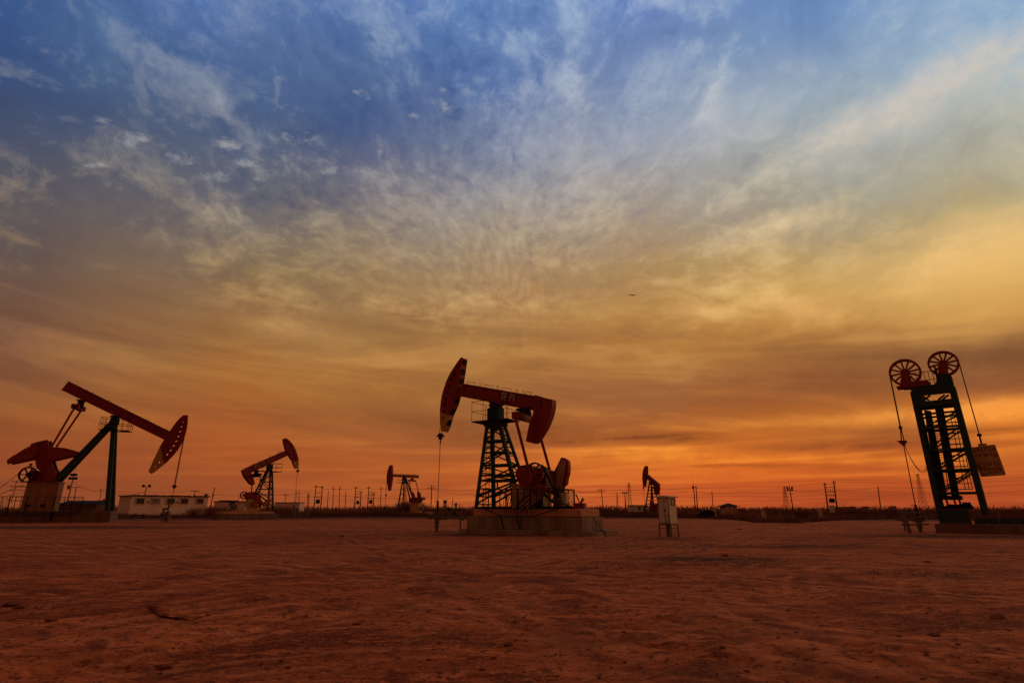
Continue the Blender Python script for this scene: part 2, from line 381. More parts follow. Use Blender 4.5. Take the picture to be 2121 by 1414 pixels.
for (px, py, rx, ry, k) in [(215,250,26,13,.5),(285,290,38,20,.75),(385,325,36,18,.7),(410,262,24,11,.5),(478,298,34,14,.65),(505,340,24,12,.75),(435,362,42,14,.55),(545,370,26,10,.45),(615,295,46,26,.5),(685,345,17,18,.6),(692,310,13,11,.6),(205,343,24,9,.6),(300,372,18,12,.35),(925,224,24,14,.85),(922,186,20,8,.5),(787,322,9,22,.6),(862,240,14,8,.5),(820,265,26,20,.4),(590,170,26,20,.3),(980,415,16,10,.5),(895,360,18,14,.35),(900,465,9,16,.4),(1480,185,22,40,.6),(1400,330,60,18,.3),(760,190,40,18,.35)]:
    D, e1, e2, o1, o2 = patch_axes(px, py, rx*1.1, ry*1.1, 0)
    a_ = w.math('SUBTRACT', w.vmath('DOT_PRODUCT', warpp, tuple(e1)), o1); b_ = w.math('SUBTRACT', w.vmath('DOT_PRODUCT', warpp, tuple(e2)), o2)
    d2 = w.math('ADD', w.math('MULTIPLY', a_, a_), w.math('MULTIPLY', b_, b_))
    PUFFS.append(w.math('MULTIPLY', w.math('EXPONENT', w.math('MULTIPLY', d2, -1.0)), k))
acc = PUFFS[0]
for p in PUFFS[1:]: acc = w.math('ADD', acc, p)
front = w.ss(Y, 0., .2)
pn = w.noise(w.vmath('MULTIPLY', dirn, (1., 1., 1.7)), 34., 6, .64, .15)
acc = w.math('MULTIPLY', w.ss(w.math('MULTIPLY_ADD', w.math('SUBTRACT', pn, .5), 2.4, acc), .30, 1.05), w.math('MULTIPLY', front, w.ss(acc, .03, .22)), clamp=True)
colr = w.mix(w.math('MULTIPLY', acc, .66, clamp=True), colr, lin((170,168,170))+(1,))
# overhead and behind: dim dusk sky
back = w.ramp(w.math('DIVIDE', el, R(90), clamp=True), [(0, (.24,.085,.035)), (.3, (.17,.07,.035)), (1, (.16,.075,.04))])
bk = w.math('MAXIMUM', w.ss(w.math('ABSOLUTE', az), R(54), R(110)), w.ss(el, R(48), R(58)))
colr = w.mix(bk, colr, back)
colr = w.mix(w.ss(Z, -.06, -.001), (.05,.018,.01,1), colr)
w.put(bg.inputs['Color'], colr); bg.inputs['Strength'].default_value = 1.0
world.cycles.sampling_method = 'MANUAL'; world.cycles.sample_map_resolution = 1024

sun_d = bpy.data.lights.new('sun', 'SUN'); sun_d.energy = .30; sun_d.angle = R(14); sun_d.color = (1, .48, .20)
sun = bpy.data.objects.new('sun', sun_d); COL.objects.link(sun)
SAZ, SEL = R(66), R(9)
sd = Vector((math.sin(SAZ)*math.cos(SEL), math.cos(SAZ)*math.cos(SEL), math.sin(SEL)))
sun.rotation_euler = sd.to_track_quat('Z', 'Y').to_euler(); sun.location = (60, 40, 40)
scene.view_settings.view_transform = 'Standard'; scene.view_settings.look = 'None'
scene.view_settings.exposure = 0; scene.view_settings.gamma = 1
scene.render.engine = 'CYCLES'; scene.render.resolution_x = 1024; scene.render.resolution_y = 682
scene.cycles.max_bounces = 4; scene.cycles.diffuse_bounces = 2
# ------------------------------------------------------------------ ground
from mathutils import noise as mn
def hgt(x, y):
    r = math.hypot(x, y)
    if r > 90: return 0.0
    k = 1-max(0, (r-45)/45)
    f = Vector((x, y, 0))
    h = mn.fractal(f*.35, 1., 2., 5)*.035 + mn.noise(f*.09)*.05
    h += mn.fractal(Vector((x*2.2, y*2.2, 3)), .8, 2.1, 5)*.022*max(0, 1-r/40)
    # a rut swinging in from the left and shallow ruts on the right
    for (ax, ay, bx, by, wd, dp) in RUTS:
        dx, dy = bx-ax, by-ay; L = math.hypot(dx, dy); tt = ((x-ax)*dx+(y-ay)*dy)/L/L
        if 0 < tt < 1:
            dd = abs((x-ax)*dy-(y-ay)*dx)/L + mn.noise(f*.8)*.06
            h += dp*(math.exp(-((abs(dd)-wd*1.6)/wd)**2)*.6-math.exp(-(dd/wd)**2))*min(1, 5*tt, 5*(1-tt))
    return h*k
well_xy = (gnd(904.5, 1100).x, gnd(904.5, 1100).y)
g = lambda a, b: (gnd(a, b).x, gnd(a, b).y)
RUTS = [g(-200,1330)+g(1060,1180)+(.14,.035), g(-60,1414)+g(620,1290)+(.10,.045), g(1000,1230)+g(2200,1400)+(.12,.03), g(950,1270)+g(2100,1460)+(.12,.035), g(1330,1200)+g(2300,1300)+(.12,.025), g(1200,1340)+g(1500,1480)+(.10,.02), g(640,1210)+g(1200,1120)+(.2,.03)]
def polar_ground():
    fa = np.radians(np.linspace(-58, 58, 560)); ba = np.radians(np.linspace(58, 302, 60))[1:-1]
    A = np.concatenate([fa, ba]); rad = [0.0]+list(1.5*(1.0135**np.arange(0, 320)))
    rad += list(rad[-1]*(1.12**np.arange(1, 32)))
    vs = [(0., 0., 0.)]; na = len(A); fs = []
    for r in rad[1:]:
        for a in A:
            x, y = r*math.sin(a), r*math.cos(a); vs.append((x, y, hgt(x, y) if abs(a) < 1.02 or a > 5.2 else 0))
    for k in range(na): fs.append((0, 1+(k+1) % na, 1+k))
    for i in range(len(rad)-2):
        b0 = 1+i*na; b1 = b0+na
        for k in range(na):
            k2 = (k+1) % na; fs.append((b0+k, b0+k2, b1+k2, b1+k))
    me = bpy.data.meshes.new('ground'); me.from_pydata(vs, [], fs); me.polygons.foreach_set('use_smooth', [True]*len(fs))
    me.update(); o = bpy.data.objects.new('ground', me); COL.objects.link(o); return o
ground = polar_ground()
tag(ground, kind='structure')
m = bpy.data.materials.new('bare_red_earth'); m.use_nodes = True; t = NT(m.node_tree); b = t.n['Principled BSDF']
co = t.node('ShaderNodeTexCoord').outputs['Object']
warp = t.vmath('ADD', co, t.vmath('SCALE', t.noise(co, .35, 4, .6, out=1), s=1.6))
def rotmap(deg, sx, sy):
    mp = t.node('ShaderNodeMapping'); mp.inputs['Rotation'].default_value = (0, 0, R(deg)); mp.inputs['Scale'].default_value = (sx, sy, 1); t.put(mp.inputs['Vector'], warp); return mp.outputs[0]
big = t.noise(warp, .16, 7, .62); mid = t.noise(warp, .9, 8, .65, .6); fin = t.noise(co, 9., 8, .7)
st1 = t.noise(rotmap(18, .25, 2.6), 1.1, 7, .65); st2 = t.noise(rotmap(-24, .22, 3.2), 1.3, 7, .65)
stf = t.noise(rotmap(4, .3, 1.6), 3.5, 8, .7)
c = t.mix(t.ss(big, .40, .60), (0.302,0.066,0.017,1), (0.482,0.124,0.032,1))
c = t.mix(t.math('MULTIPLY', t.ss(st1, .50, .58), .75), c, (0.672,0.198,0.059,1))
c = t.mix(t.math('MULTIPLY', t.ss(st2, .52, .66), .65), c, (0.190,0.039,0.012,1))
c = t.mix(t.math('MULTIPLY', t.ss(mid, .50, .58), .8), c, (0.168,0.035,0.011,1))
c = t.mix(t.math('MULTIPLY', t.ss(stf, .53, .62), .75), c, (0.650,0.189,0.056,1))
c = t.mix(t.math('MULTIPLY', t.ss(fin, .52, .60), .85), c, (0.112,0.024,0.009,1))
c = t.mix(t.math('MULTIPLY', t.ss(t.noise(co, 3.2, 9, .78), .57, .64), .8), c, (0.090,0.022,0.009,1))
c = t.mix(t.math('MULTIPLY', t.ss(t.noise(co, 22., 5, .7), .55, .64), .8), c, (0.616,0.202,0.068,1))
# wheel tracks: pale pressed edges with a darker tread between them
sx = t.node('ShaderNodeSeparateXYZ'); t.put(sx.inputs[0], t.vmath('ADD', co, t.vmath('SCALE', t.vmath('SUBTRACT', t.noise(co, .22, 3, .5, out=1), (.5,.5,.5)), s=1.1)))
px_, py_ = sx.outputs[0], sx.outputs[1]; pale = 0.0; tread = 0.0
def track(d, wd, k):
    global pale, tread
    a = t.math('DIVIDE', d, wd); e = t.math('EXPONENT', t.math('MULTIPLY', t.math('POWER', t.math('SUBTRACT', a, 1.25), 2.0), -5.0)); b_ = t.math('EXPONENT', t.math('MULTIPLY', t.math('MULTIPLY', a, a), -1.6))
    pale = t.math('MULTIPLY_ADD', e, k, pale); tread = t.math('MULTIPLY_ADD', b_, k, tread)
for (ax, ay, bx, by, wd, dp) in RUTS:
    dx, dy = bx-ax, by-ay; L = math.hypot(dx, dy)
    for off in (0, 1.7):
        d = t.math('ABSOLUTE', t.math('ADD', t.math('MULTIPLY_ADD', px_, dy/L, t.math('MULTIPLY', py_, -dx/L)), (-ax*dy+ay*dx)/L+off)); track(d, .19, 1.0)
for (qx, qy, rad_) in ((g(1900,1150)[0]+6, g(1900,1150)[1]-14, 13.), (g(1900,1150)[0]+6, g(1900,1150)[1]-14, 11.2), (g(1600,1300)[0]+9, g(1600,1300)[1]+1, 9.), (g(1600,1300)[0]+9, g(1600,1300)[1]+1, 7.3), (-14., 4., 15.), (-14., 4., 16.8), (20., 26., 17.), (20., 26., 18.8), (-8., 30., 14.), (4., -9., 14.), (4., -9., 15.7)):
    d = t.math('ABSOLUTE', t.math('SUBTRACT', t.math('SQRT', t.math('ADD', t.math('POWER', t.math('SUBTRACT', px_, qx), 2.0), t.math('POWER', t.math('SUBTRACT', py_, qy), 2.0))), rad_)); track(d, .19, .85)
brk = t.ss(t.noise(co, .45, 5, .6), .42, .60); brf = t.ss(t.noise(co, 6., 5, .65), .36, .6)
c = t.mix(t.math('MULTIPLY', t.math('MULTIPLY', pale, brk, clamp=True), t.math('MULTIPLY', brf, .65)), c, (.75,.26,.09,1))
c = t.mix(t.math('MULTIPLY', t.math('MULTIPLY', tread, brk, clamp=True), t.math('MULTIPLY', brf, .6)), c, (.12,.032,.013,1))
# oil-darkened soil round the wells and old scrapes; ground also darkened round the bases
soil_dark = 0.0
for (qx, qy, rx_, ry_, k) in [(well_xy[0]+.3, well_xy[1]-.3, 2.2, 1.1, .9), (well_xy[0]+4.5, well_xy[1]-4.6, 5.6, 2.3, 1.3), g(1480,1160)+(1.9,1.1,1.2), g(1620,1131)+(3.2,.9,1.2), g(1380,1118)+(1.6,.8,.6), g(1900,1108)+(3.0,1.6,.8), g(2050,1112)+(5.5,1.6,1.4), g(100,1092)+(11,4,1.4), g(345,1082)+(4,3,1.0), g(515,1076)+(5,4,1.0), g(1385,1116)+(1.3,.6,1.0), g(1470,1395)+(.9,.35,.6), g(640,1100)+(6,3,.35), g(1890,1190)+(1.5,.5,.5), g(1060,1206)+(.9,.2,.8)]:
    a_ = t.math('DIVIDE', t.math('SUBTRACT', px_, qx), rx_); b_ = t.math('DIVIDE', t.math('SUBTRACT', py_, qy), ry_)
    soil_dark = t.math('MULTIPLY_ADD', t.math('EXPONENT', t.math('MULTIPLY', t.math('MULTIPLY_ADD', a_, a_, t.math('MULTIPLY', b_, b_)), -1.0)), k, soil_dark)
c = t.mix(t.math('MULTIPLY', soil_dark, t.ss(t.noise(co, 1.7, 7, .7), .30, .56), clamp=True), c, (.075,.028,.015,1))
# clearing gives way to dark overgrown soil far out
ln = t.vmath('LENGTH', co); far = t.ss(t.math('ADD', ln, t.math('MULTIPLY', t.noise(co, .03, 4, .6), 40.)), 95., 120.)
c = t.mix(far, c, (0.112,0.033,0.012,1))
c = t.mix(1.0, c, (1.14,1.12,1.12,1), 'MULTIPLY')
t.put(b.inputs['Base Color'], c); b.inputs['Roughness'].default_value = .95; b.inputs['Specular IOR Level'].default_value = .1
bp = t.node('ShaderNodeBump'); bp.inputs['Strength'].default_value = .9; bp.inputs['Distance'].default_value = .09
hh = t.math('ADD', t.math('ADD', t.math('MULTIPLY', mid, .8), t.math('MULTIPLY', fin, .35)), t.math('ADD', t.math('MULTIPLY', st1, .7), t.math('MULTIPLY', stf, .5)))
hh = t.math('ADD', hh, t.math('MULTIPLY', t.noise(co, 28, 5, .6), .2))
t.put(bp.inputs['Height'], hh); t.put(b.inputs['Normal'], bp.outputs[0])
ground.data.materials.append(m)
# ------------------------------------------------------------------ pumpjack building blocks
def head(fr, root, C, main, tip, holes, w, tiphole=None, mats=None):
    y0 = -w/2; mats = mats or [M['red'], M['yellow']]
    pm = fr.poly(C, main, y0); pt = fr.poly(C, tip, y0)
    hs = [circle2(fr.P(C(x, y), y0), rx, rz, 8, rot) for (x, y, rx, rz, rot) in holes]
    th = [circle2(fr.P(C(x, y), y0), rx, rz, 8, rot) for (x, y, rx, rz, rot) in (tiphole or [])]
    mb = MB()
    for ya, yb in ((y0, y0+.025), (-y0-.025, -y0)):
        mb.prism(pm, ya, yb, 0, hs)
    mb.rim(pm, y0+.025, -y0-.025, .03)
    h = mb.build('horse_head', mats[0], root)
    tb = MB()
    for ya, yb in ((y0, y0+.025), (-y0-.025, -y0)): tb.prism(pt, ya, yb, 0, th)
    tb.rim(pt, y0+.025, -y0-.025, .03)
    tb.build('head_tip', mats[1], h)
    return h
def ibeam(fr, C, tl, tr, br, bl, w, root, mat, hump=None, name='walking_beam'):
    q = fr.poly(C, [tl, tr, br, bl], -w/2)
    q2 = [(a, b) for a, b in q]
    mb = MB(); mb.prism(q2, -w*.32, w*.32)
    def fl(a, b, dz):
        a = Vector((a[0], 0, a[1])); b = Vector((b[0], 0, b[1])); mb.bar(a, b, w, .05, up=(0, 0, 1))
    top_off = .015
    for (i, j, s) in ((0, 1, 1), (3, 2, -1)):
        a, b = q2[i], q2[j]; d = Vector((b[0]-a[0], 0, b[1]-a[1])).normalized(); n = Vector((-d.z, 0, d.x))*(-.02*s)
        A = Vector((a[0], 0, a[1]))+n; B = Vector((b[0], 0, b[1]))+n
        vs = []
        for p in (A, B):
            for yy, zz in ((-w/2, -.03), (w/2, -.03), (w/2, .03), (-w/2, .03)):
                vs.append(p+Vector((-d.z*zz, yy, d.x*zz)))
        mb.add(vs, [(0,1,2,3),(7,6,5,4),(0,4,5,1),(1,5,6,2),(2,6,7,3),(3,7,4,0)])
    # stiffeners on the web
    for k in (.12, .3, .5, .68, .86):
        a = Vector((lerp(q2[0][0], q2[1][0], k), 0, lerp(q2[0][1], q2[1][1], k))); b = Vector((lerp(q2[3][0], q2[2][0], k), 0, lerp(q2[3][1], q2[2][1], k)))
        mb.bar(lerp(a, b, .06), lerp(a, b, .94), .03, w*.92, up=(1, 0, 0))
    return mb.build(name, mat, root), q2
def handles(fr, C, pts, r=.016, w=.0, hoop=.16):
    """pairs of pixel points on the beam top: hoops standing on it"""
    class H:
        def build(self, name, mat, parent):
            for a, b, hh in pts:
                mb = MB(); A = fr.P3(C(*a)); B = fr.P3(C(*b)); up = Vector((0, 0, hh)); dn = Vector((0, 0, -.05))
                mb.tube([A+dn, A+up, B+up, B+dn], r, 5); mb.build('hand_hoop', mat, parent)
    return H()
def lattice(mb, A, B, levels, w=.07, diag=True, zig=0):
    """A, B = (bottom, top) of two legs; bracing between them"""
    pa = [lerp(Vector(A[0]), Vector(A[1]), t) for t in levels]; pb = [lerp(Vector(B[0]), Vector(B[1]), t) for t in levels]
    for i in range(len(levels)):
        mb.bar(pa[i], pb[i], w, w)
        if diag and i+1 < len(levels):
            if (i+zig) % 2: mb.bar(pa[i], pb[i+1], w*.9, w*.5)
            else: mb.bar(pb[i], pa[i+1], w*.9, w*.5)
def ladder(mb, a, b, wv, n, r=.018):
    a, b, wv = Vector(a), Vector(b), Vector(wv)
    mb.tube([a-wv, b-wv], r*1.3, 5); mb.tube([a+wv, b+wv], r*1.3, 5)
    for i in range(n):
        p = lerp(a, b, (i+.5)/n); mb.tube([p-wv, p+wv], r, 5)
def cage(mb, c, sx, sy, h, r=.018, deck=.05, skip=(), mid=True, nx=3, ny=3):
    """work platform: deck with guard rails round it; c = centre of the deck"""
    c = Vector(c)
    def deckbar(x0, x1, y0, y1): mb.box(c+Vector(((x0+x1)/2, (y0+y1)/2, 0)), (x1-x0, y1-y0, deck))
    deckbar(-sx, -sx*.45, -sy, sy); deckbar(sx*.45, sx, -sy, sy); deckbar(-sx*.45, sx*.45, -sy, -sy*.6); deckbar(-sx*.45, sx*.45, sy*.6, sy)
    cs = [Vector((-sx, -sy, 0)), Vector((sx, -sy, 0)), Vector((sx, sy, 0)), Vector((-sx, sy, 0))]
    for i in range(4):
        if i in skip: continue
        a, b = c+cs[i], c+cs[(i+1) % 4]
        for hh in ((h, h*.5) if mid else (h,)): mb.tube([a+Vector((0, 0, hh)), b+Vector((0, 0, hh))], r, 5)
        n = nx if i % 2 == 0 else ny
        for k in range(n): p = lerp(a, b, k/max(1, n-1)); mb.tube([p, p+Vector((0, 0, h))], r, 5)
def pulley(mb, c, ro, w, spokes=6, ri=None, sw=.07, rot=0, n=36):
    c = Vector(c); ri = ri or ro*.86
    mb.ring(c, ro, ri, w, n); mb.disc(c, ro*.2, w*1.2, 14)
    for k in range(spokes):
        a = rot+2*math.pi*k/spokes; d = Vector((math.cos(a), 0, math.sin(a)))
        mb.bar(c+d*ro*.12, c+d*ri*1.03, sw, w*.6, up=(0, 1, 0))
GLYPH = {'G': [[(.9,.82),(.7,1),(.3,1),(.08,.78),(.08,.22),(.3,0),(.7,0),(.9,.2),(.9,.48),(.55,.48)]], '6': [[(.88,.82),(.68,1),(.35,1),(.1,.75),(.08,.25),(.3,0),(.7,0),(.92,.2),(.92,.38),(.7,.58),(.3,.58),(.1,.4)]],
 '-': [[(.1,.5),(.9,.5)]], 'P': [[(.12,0),(.12,1),(.65,1),(.92,.84),(.92,.62),(.65,.46),(.12,.46)]], '1': [[(.25,.78),(.58,1),(.58,0)]], 'Q': [[(.3,0),(.08,.22),(.08,.78),(.3,1),(.7,1),(.92,.78),(.92,.22),(.7,0),(.3,0)],[(.55,.28),(.98,-.1)]],
 '7': [[(.08,1),(.92,1),(.42,0)]], '9': [[(.12,.18),(.32,0),(.65,0),(.9,.25),(.92,.75),(.7,1),(.3,1),(.08,.8),(.08,.62),(.3,.42),(.7,.42),(.9,.6)]], '3': [[(.08,.85),(.3,1),(.7,1),(.9,.8),(.68,.53),(.4,.53)],[(.68,.53),(.92,.28),(.7,0),(.3,0),(.08,.14)]]}
def lettering(txt, fr, C, a, b, y, height, parent, mat):
    """painted characters on the near side, running from pixel a to b along the base line"""
    A = fr.P3(C(*a), y); B = fr.P3(C(*b), y); d = (B-A); L = d.length; d.normalize(); up = Vector((-d.z, 0, d.x))
    if up.z < 0: up = -up
    mb = MB(); n = len(txt); cell = L/n; cw = cell*.72; st = height*.145
    for i, ch in enumerate(txt):
        for pl in GLYPH[ch]:
            pts = [A+d*(i*cell+p*cw)+up*(q*height) for p, q in pl]
            for k in range(len(pts)-1):
                e = (pts[k+1]-pts[k]).normalized()*st*.42
                mb.bar(pts[k]-e, pts[k+1]+e, .010, st, up=(0, 1, 0))
    return mb.build('lettering', mat, parent)
def striped(fr, root, C, poly, y, th, stripes, name='counterweight', smat='stripe'):
    """weight slab with cream stripes; stripes given as quads in the same tracing"""
    p = fr.poly(C, poly, y-th/2); mb = MB(); mb.prism(p, y-th/2, y+th/2, 0)
    for q in stripes:
        mb.prism(fr.poly(C, q, y-th/2-.006), y-th/2-.008, y-th/2+.004, 1)
    return mb.build(name, [M['red'], M[smat]], root, 0)
def bridle(fr, root, top, bot, rodend, y=.06, r=.022, carr=.22, rr=.025):
    T, B, E = Vector(top), Vector(bot), Vector(rodend)
    for s in (-1, 1): mb = MB(); mb.tube([T+Vector((0, s*y, 0)), B+Vector((0, s*y, .0))], r, 6); mb.build('bridle_rope', M['wire'], root)
    c = MB(); c.box(B, (carr, y*2+.14, .09)); c.box(B+Vector((0, 0, -.13)), (carr*.5, .16, .2)); c.box(B+Vector((0, 0, .10)), (carr*.55, y*2+.05, .12)); c.tube([B, B+Vector((0, 0, -.42))], .04, 6); c.disc(B+Vector((0,0,-.42)), .07, .05, 10, 'z')
    c.build('carrier_bar', M['black'], root)
    m2 = MB(); m2.tube([B, E], rr, 6); m2.build('polished_rod', M['wire'], root)
def wellhead(fr, base, label, h=1.9, side=1, name='wellhead', reach=.45, bulk=1.0):
    side = side*reach
    o = Vector((base[0], base[1], 0)); root = thing(name, label, 'wellhead', o, fr.a)
    mb = MB()
    for (z0, z1, r) in ((-.1, .35, .13), (.35, .42, .24), (.42, .62, .17), (.62, .69, .26), (.69, .95, .2), (.95, 1.0, .26), (1.0, 1.25, .15), (1.25, 1.3, .22), (1.3, 1.42, .13)):
        z0 *= h/1.9*.78; z1 *= h/1.9*.78; r *= .8*bulk
        mb.lathe((0, 0, 0), [(.001, z0), (r, z0), (r, z1), (.001, z1)], 14, 'z', smooth=False)
    mb.build('casing_head', M['grey'], root)
    s = MB()
    for k in range(5): s.disc((0, 0, h*(.76+.045*k)), .14-.012*k, .03, 12, 'z')
    s.tube([(0, 0, h*.5), (0, 0, h)], .06, 8); s.box((-.1, 0, h*.99), (.3, .06, .04))
    s.build('stuffing_box', M['black'], root)
    p = MB(); k = h/1.9
    p.tube([(0, 0, .82*k), (side*2.6, .1, .82*k)], .06, 8); p.tube([(0, 0, .82*k), (-side*.8, -.05, .82*k)], .055, 8)
    p.tube([(side*.2, 0, 1.35*k), (side*2.2, .1, 1.35*k)], .06, 8)
    p.tube([(side*1.75, .1, 0), (side*1.75, .1, 1.4*k)], .05, 8); p.tube([(side*1.35, .1, .8*k), (side*1.35, .1, 1.35*k)], .04, 8)
    for x in (.35, .62, 2.0): p.disc((side*x, .03, .82*k), .13, .05, 12, 'x')
    for x in (.45, 1.1): p.disc((side*x, .03, 1.35*k), .12, .05, 12, 'x')
    p.build('flow_pipe', M['grey'], root)
    for x, z in ((-.55, .82), (.9, 1.35), (1.35, 1.08)):
        v = MB(); v.tube([(side*x, 0, z*k), (side*x, -.02, z*k+.18)], .02, 6); v.ring((side*x, -.02, z*k+.02), .10, .07, .025, 12); v.box((side*x, .02, z*k), (.13, .13, .16))
        v.build('valve', M['black'], root)
    return root
def fence_panel(mb, a, b, h, post=5, mesh=.14, r=.012, z0=.06, cols=True):
    """rail frame with expanded diamond mesh between a and b (local points)"""
    a, b = Vector(a), Vector(b); L = (b-a).length; up = Vector((0, 0, 1)); n = max(2, post)
    mb.bar(a+up*h, b+up*h, .05, .05); mb.bar(a+up*z0, b+up*z0, .04, .04)
    for k in range(n): p = lerp(a, b, k/(n-1)); mb.bar(p, p+up*h, .045, .045)
    if mesh:
        u_ = (b-a)/L; nx = int((L+h)/mesh)
        for sgn in (1, -1):
            for k in range(-int(h/mesh*1.0)-1, nx):
                x0 = k*mesh; slope = .55
                # line x = x0 + slope*z*sgn clipped to panel
                z_a, z_b = z0, h; xa, xb = x0+slope*sgn*z_a, x0+slope*sgn*z_b
                def cl(xa, za, xb, zb):
                    pts = []
                    if xa == xb: return None
                    ts = [0, 1]
                    t0 = max(0, min((0-xa)/(xb-xa), (L-xa)/(xb-xa))); t1 = min(1, max((0-xa)/(xb-xa), (L-xa)/(xb-xa)))
                    if t1 <= t0: return None
                    return t0, t1
                tt = cl(xa, z_a, xb, z_b)
                if tt:
                    p = a+u_*lerp(xa, xb, tt[0])+up*lerp(z_a, z_b, tt[0]); q = a+u_*lerp(xa, xb, tt[1])+up*lerp(z_a, z_b, tt[1])
                    mb.bar(p, q, r, r)
def found_block(mb, s0, s1, y0, y1, z0, z1, mi=0): mb.box(((s0+s1)/2, (y0+y1)/2, (z0+z1)/2), (s1-s0, y1-y0, z1-z0), mi)
def motor(mb, c, s=1.):
    c = Vector(c); mb.disc(c, .28*s, .8*s, 16, 'y'); mb.disc(c+Vector((0, -.46*s, 0)), .2*s, .12*s, 12, 'y')
    for k in range(8):
        a = 2*math.pi*k/8; mb.bar(c+Vector((math.cos(a)*.28*s, -.35*s, math.sin(a)*.28*s)), c+Vector((math.cos(a)*.28*s, .35*s, math.sin(a)*.28*s)), .03*s, .06*s)
    mb.box(c+Vector((0, 0, -.3*s)), (.5*s, .7*s, .12*s))
# ------------------------------------------------------------------ G6-P1, the pumpjack in the middle
D = crop(880,720,7.07); Ec = crop(880,900,5.4385); K = crop(980,820,5.892); L7 = crop(1030,930,7.07)
ANG0 = R(-32)
well0 = gnd(904.5, 1100); F0 = Frame(well0, ANG0)
def center_jack():
    fr = F0; root = thing('pumpjack', 'large dark red pumpjack with white G6-P1 on its beam, in the middle of the field', 'pumpjack', fr.o, fr.a, 'beam pumpjacks in the oil field')
    # horse head
    hw = .56
    front = [(530,138),(480,200),(435,268),(390,335),(350,405),(316,480),(288,560),(264,635),(245,710),(232,790),(224,860),(219,935)]
    back = [(345,985),(420,820),(470,640),(500,480),(522,350),(542,210),(552,148)]
    holes = [(488,280,.07,.10,-.5),(432,392,.09,.12,-.45),(388,473,.09,.12,-.4),(355,562,.09,.12,-.3),(328,655,.09,.12,-.25),(308,745,.09,.12,-.2),(293,838,.09,.12,-.15),(280,933,.09,.11,-.1)]
    tip = [(219,937),(218,1030),(222,1120),(235,1215),(262,1225),(300,1145),(345,987)]
    h = head(fr, root, D, front+back, tip, holes, hw, [(270,1030,.07,.10,-.1)])
    # dark openings down the back plate
    for k, (x, y) in enumerate([(546,205),(528,345),(505,480),(440,770),(380,925),(322,1090)]):
        ob = MB(); p = fr.P3(D(x, y), -hw/2); d = Vector((.18, 0, 1)).normalized() if k < 3 else Vector((.40, 0, 1)).normalized()
        nrm = Vector((d.z, 0, -d.x))
        c = Vector((p.x, 0, p.z))+nrm*.012; hh = .17 if k < 3 else .2
        ob.add([c+Vector((0, -.17, 0))-d*hh, c+Vector((0, .17, 0))-d*hh, c+Vector((0, .17, 0))+d*hh, c+Vector((0, -.17, 0))+d*hh], [(0,1,2,3)])
        ob.bar(c+Vector((0, -.17, 0))-d*hh, c+Vector((0, -.17, 0))+d*hh, .03, .02); ob.bar(c+Vector((0, .17, 0))-d*hh, c+Vector((0, .17, 0))+d*hh, .03, .02)
        ob.build('back_opening', M['black'], h)
    # beam
    bw = .46
    beam, q = ibeam(fr, D, (545,522), (1700,722), (1660,925), (440,690), bw, root, M['red'])
    lettering('G6-P1', fr, D, (1112,752), (1318,790), -bw/2-.012, .43, beam, M['letter'])
    hb = MB()
    pl = fr.poly(D, [(955,640),(1085,665),(1110,835),(930,800)], -bw/2); hb.prism(pl, -bw/2-.004, bw/2+.004); hb.build('saddle', M['red'], beam)
    handles(fr, D, [((620,545),(738,562),.2),((795,572),(820,577),.24),((868,585),(992,605),.2),((1056,612),(1084,617),.24),((1136,628),(1266,650),.2),((1332,660),(1358,665),.24),((1428,680),(1570,705),.2),((1455,690),(1460,691),.12),((1480,692),(1486,693),.12),((1540,700),(1546,701),.12)]).build('hand_rail', M['red'], beam)
    cl = MB(); cl.prism(fr.poly(D, [(1612,690),(1697,712),(1690,940),(1595,925)], -bw/2), -bw/2-.07, bw/2+.07); cl.build('clamp_band', M['red'], beam)
    # tail weight
    tw = .52; tp = fr.poly(D, [(1625,735),(1700,722),(1866,757),(1862,850),(1848,930),(1825,1010),(1795,1090),(1757,1175),(1700,1268),(1650,1345),(1610,1390),(1575,1396),(1478,1370),(1505,1220),(1535,1080),(1575,990),(1600,880)], -tw/2)
    tl = fr.P(D(1680,823), -tw/2)
    mb = MB(); mb.prism(tp, -tw/2, tw/2, 0, [circle2(tl, .15, .15, 12)]); mb.build('tail_weight', M['red'], root)
    # equalizer and its bearing
    e = MB(); c = fr.P3(D(1480,1020), 0)
    e.box(c, (.34, 2.7, .30)); e.box(c+Vector((0, 0, -.2)), (.2, 1.9, .12))
    for yy in (-1.25, 1.25): e.box(c+Vector((0, yy, -.05)), (.3, .22, .42))
    for yy in (-.6, -.2, .3, .7): e.box(c+Vector((.0, yy, .17)), (.4, .06, .05))
    eq = e.build('equalizer', M['red'], root, .01)
    b2 = MB(); t_ = fr.P3(D(1465,900), 0); b2.box((t_+c)/2+Vector((0, 0, .02)), (.36, .42, (t_.z-c.z)*.95)); b2.box(t_, (.95, .5, .12)); b2.disc((t_+c)/2, .26, .6, 16); b2.build('tail_bearing', M['black'], root)
    # pitmans and cranks
    YN, YF = -1.25, 1.25
    pt = c+Vector((0, YN, -.1)); pb = fr.P3(L7(492,425), YN); p = MB(); p.tube([pt, pb], .085, 10); p.box(pb, (.24, .14, .4)); p.build('pitman', M['red'], root)
    pt = c+Vector((0, YF, -.1)); pb2 = fr.P3(L7(795,400), YF); p = MB(); p.tube([pt, pb2], .085, 10); p.box(pb2, (.24, .14, .4)); p.build('pitman', M['red'], root)
    yc = YN+.2
    cr = MB(); cr.prism(fr.poly(L7, [(262,330),(300,285),(345,262),(430,300),(560,480),(722,570),(640,690),(505,640),(400,585),(330,500),(285,450)], yc), yc, yc+.18)
    for x, y in ((352,442),(378,458),(402,500),(600,605)):
        s_, z_ = fr.P(L7(x, y), yc); cr.disc((s_, yc-.01, z_), .055, .06, 10)
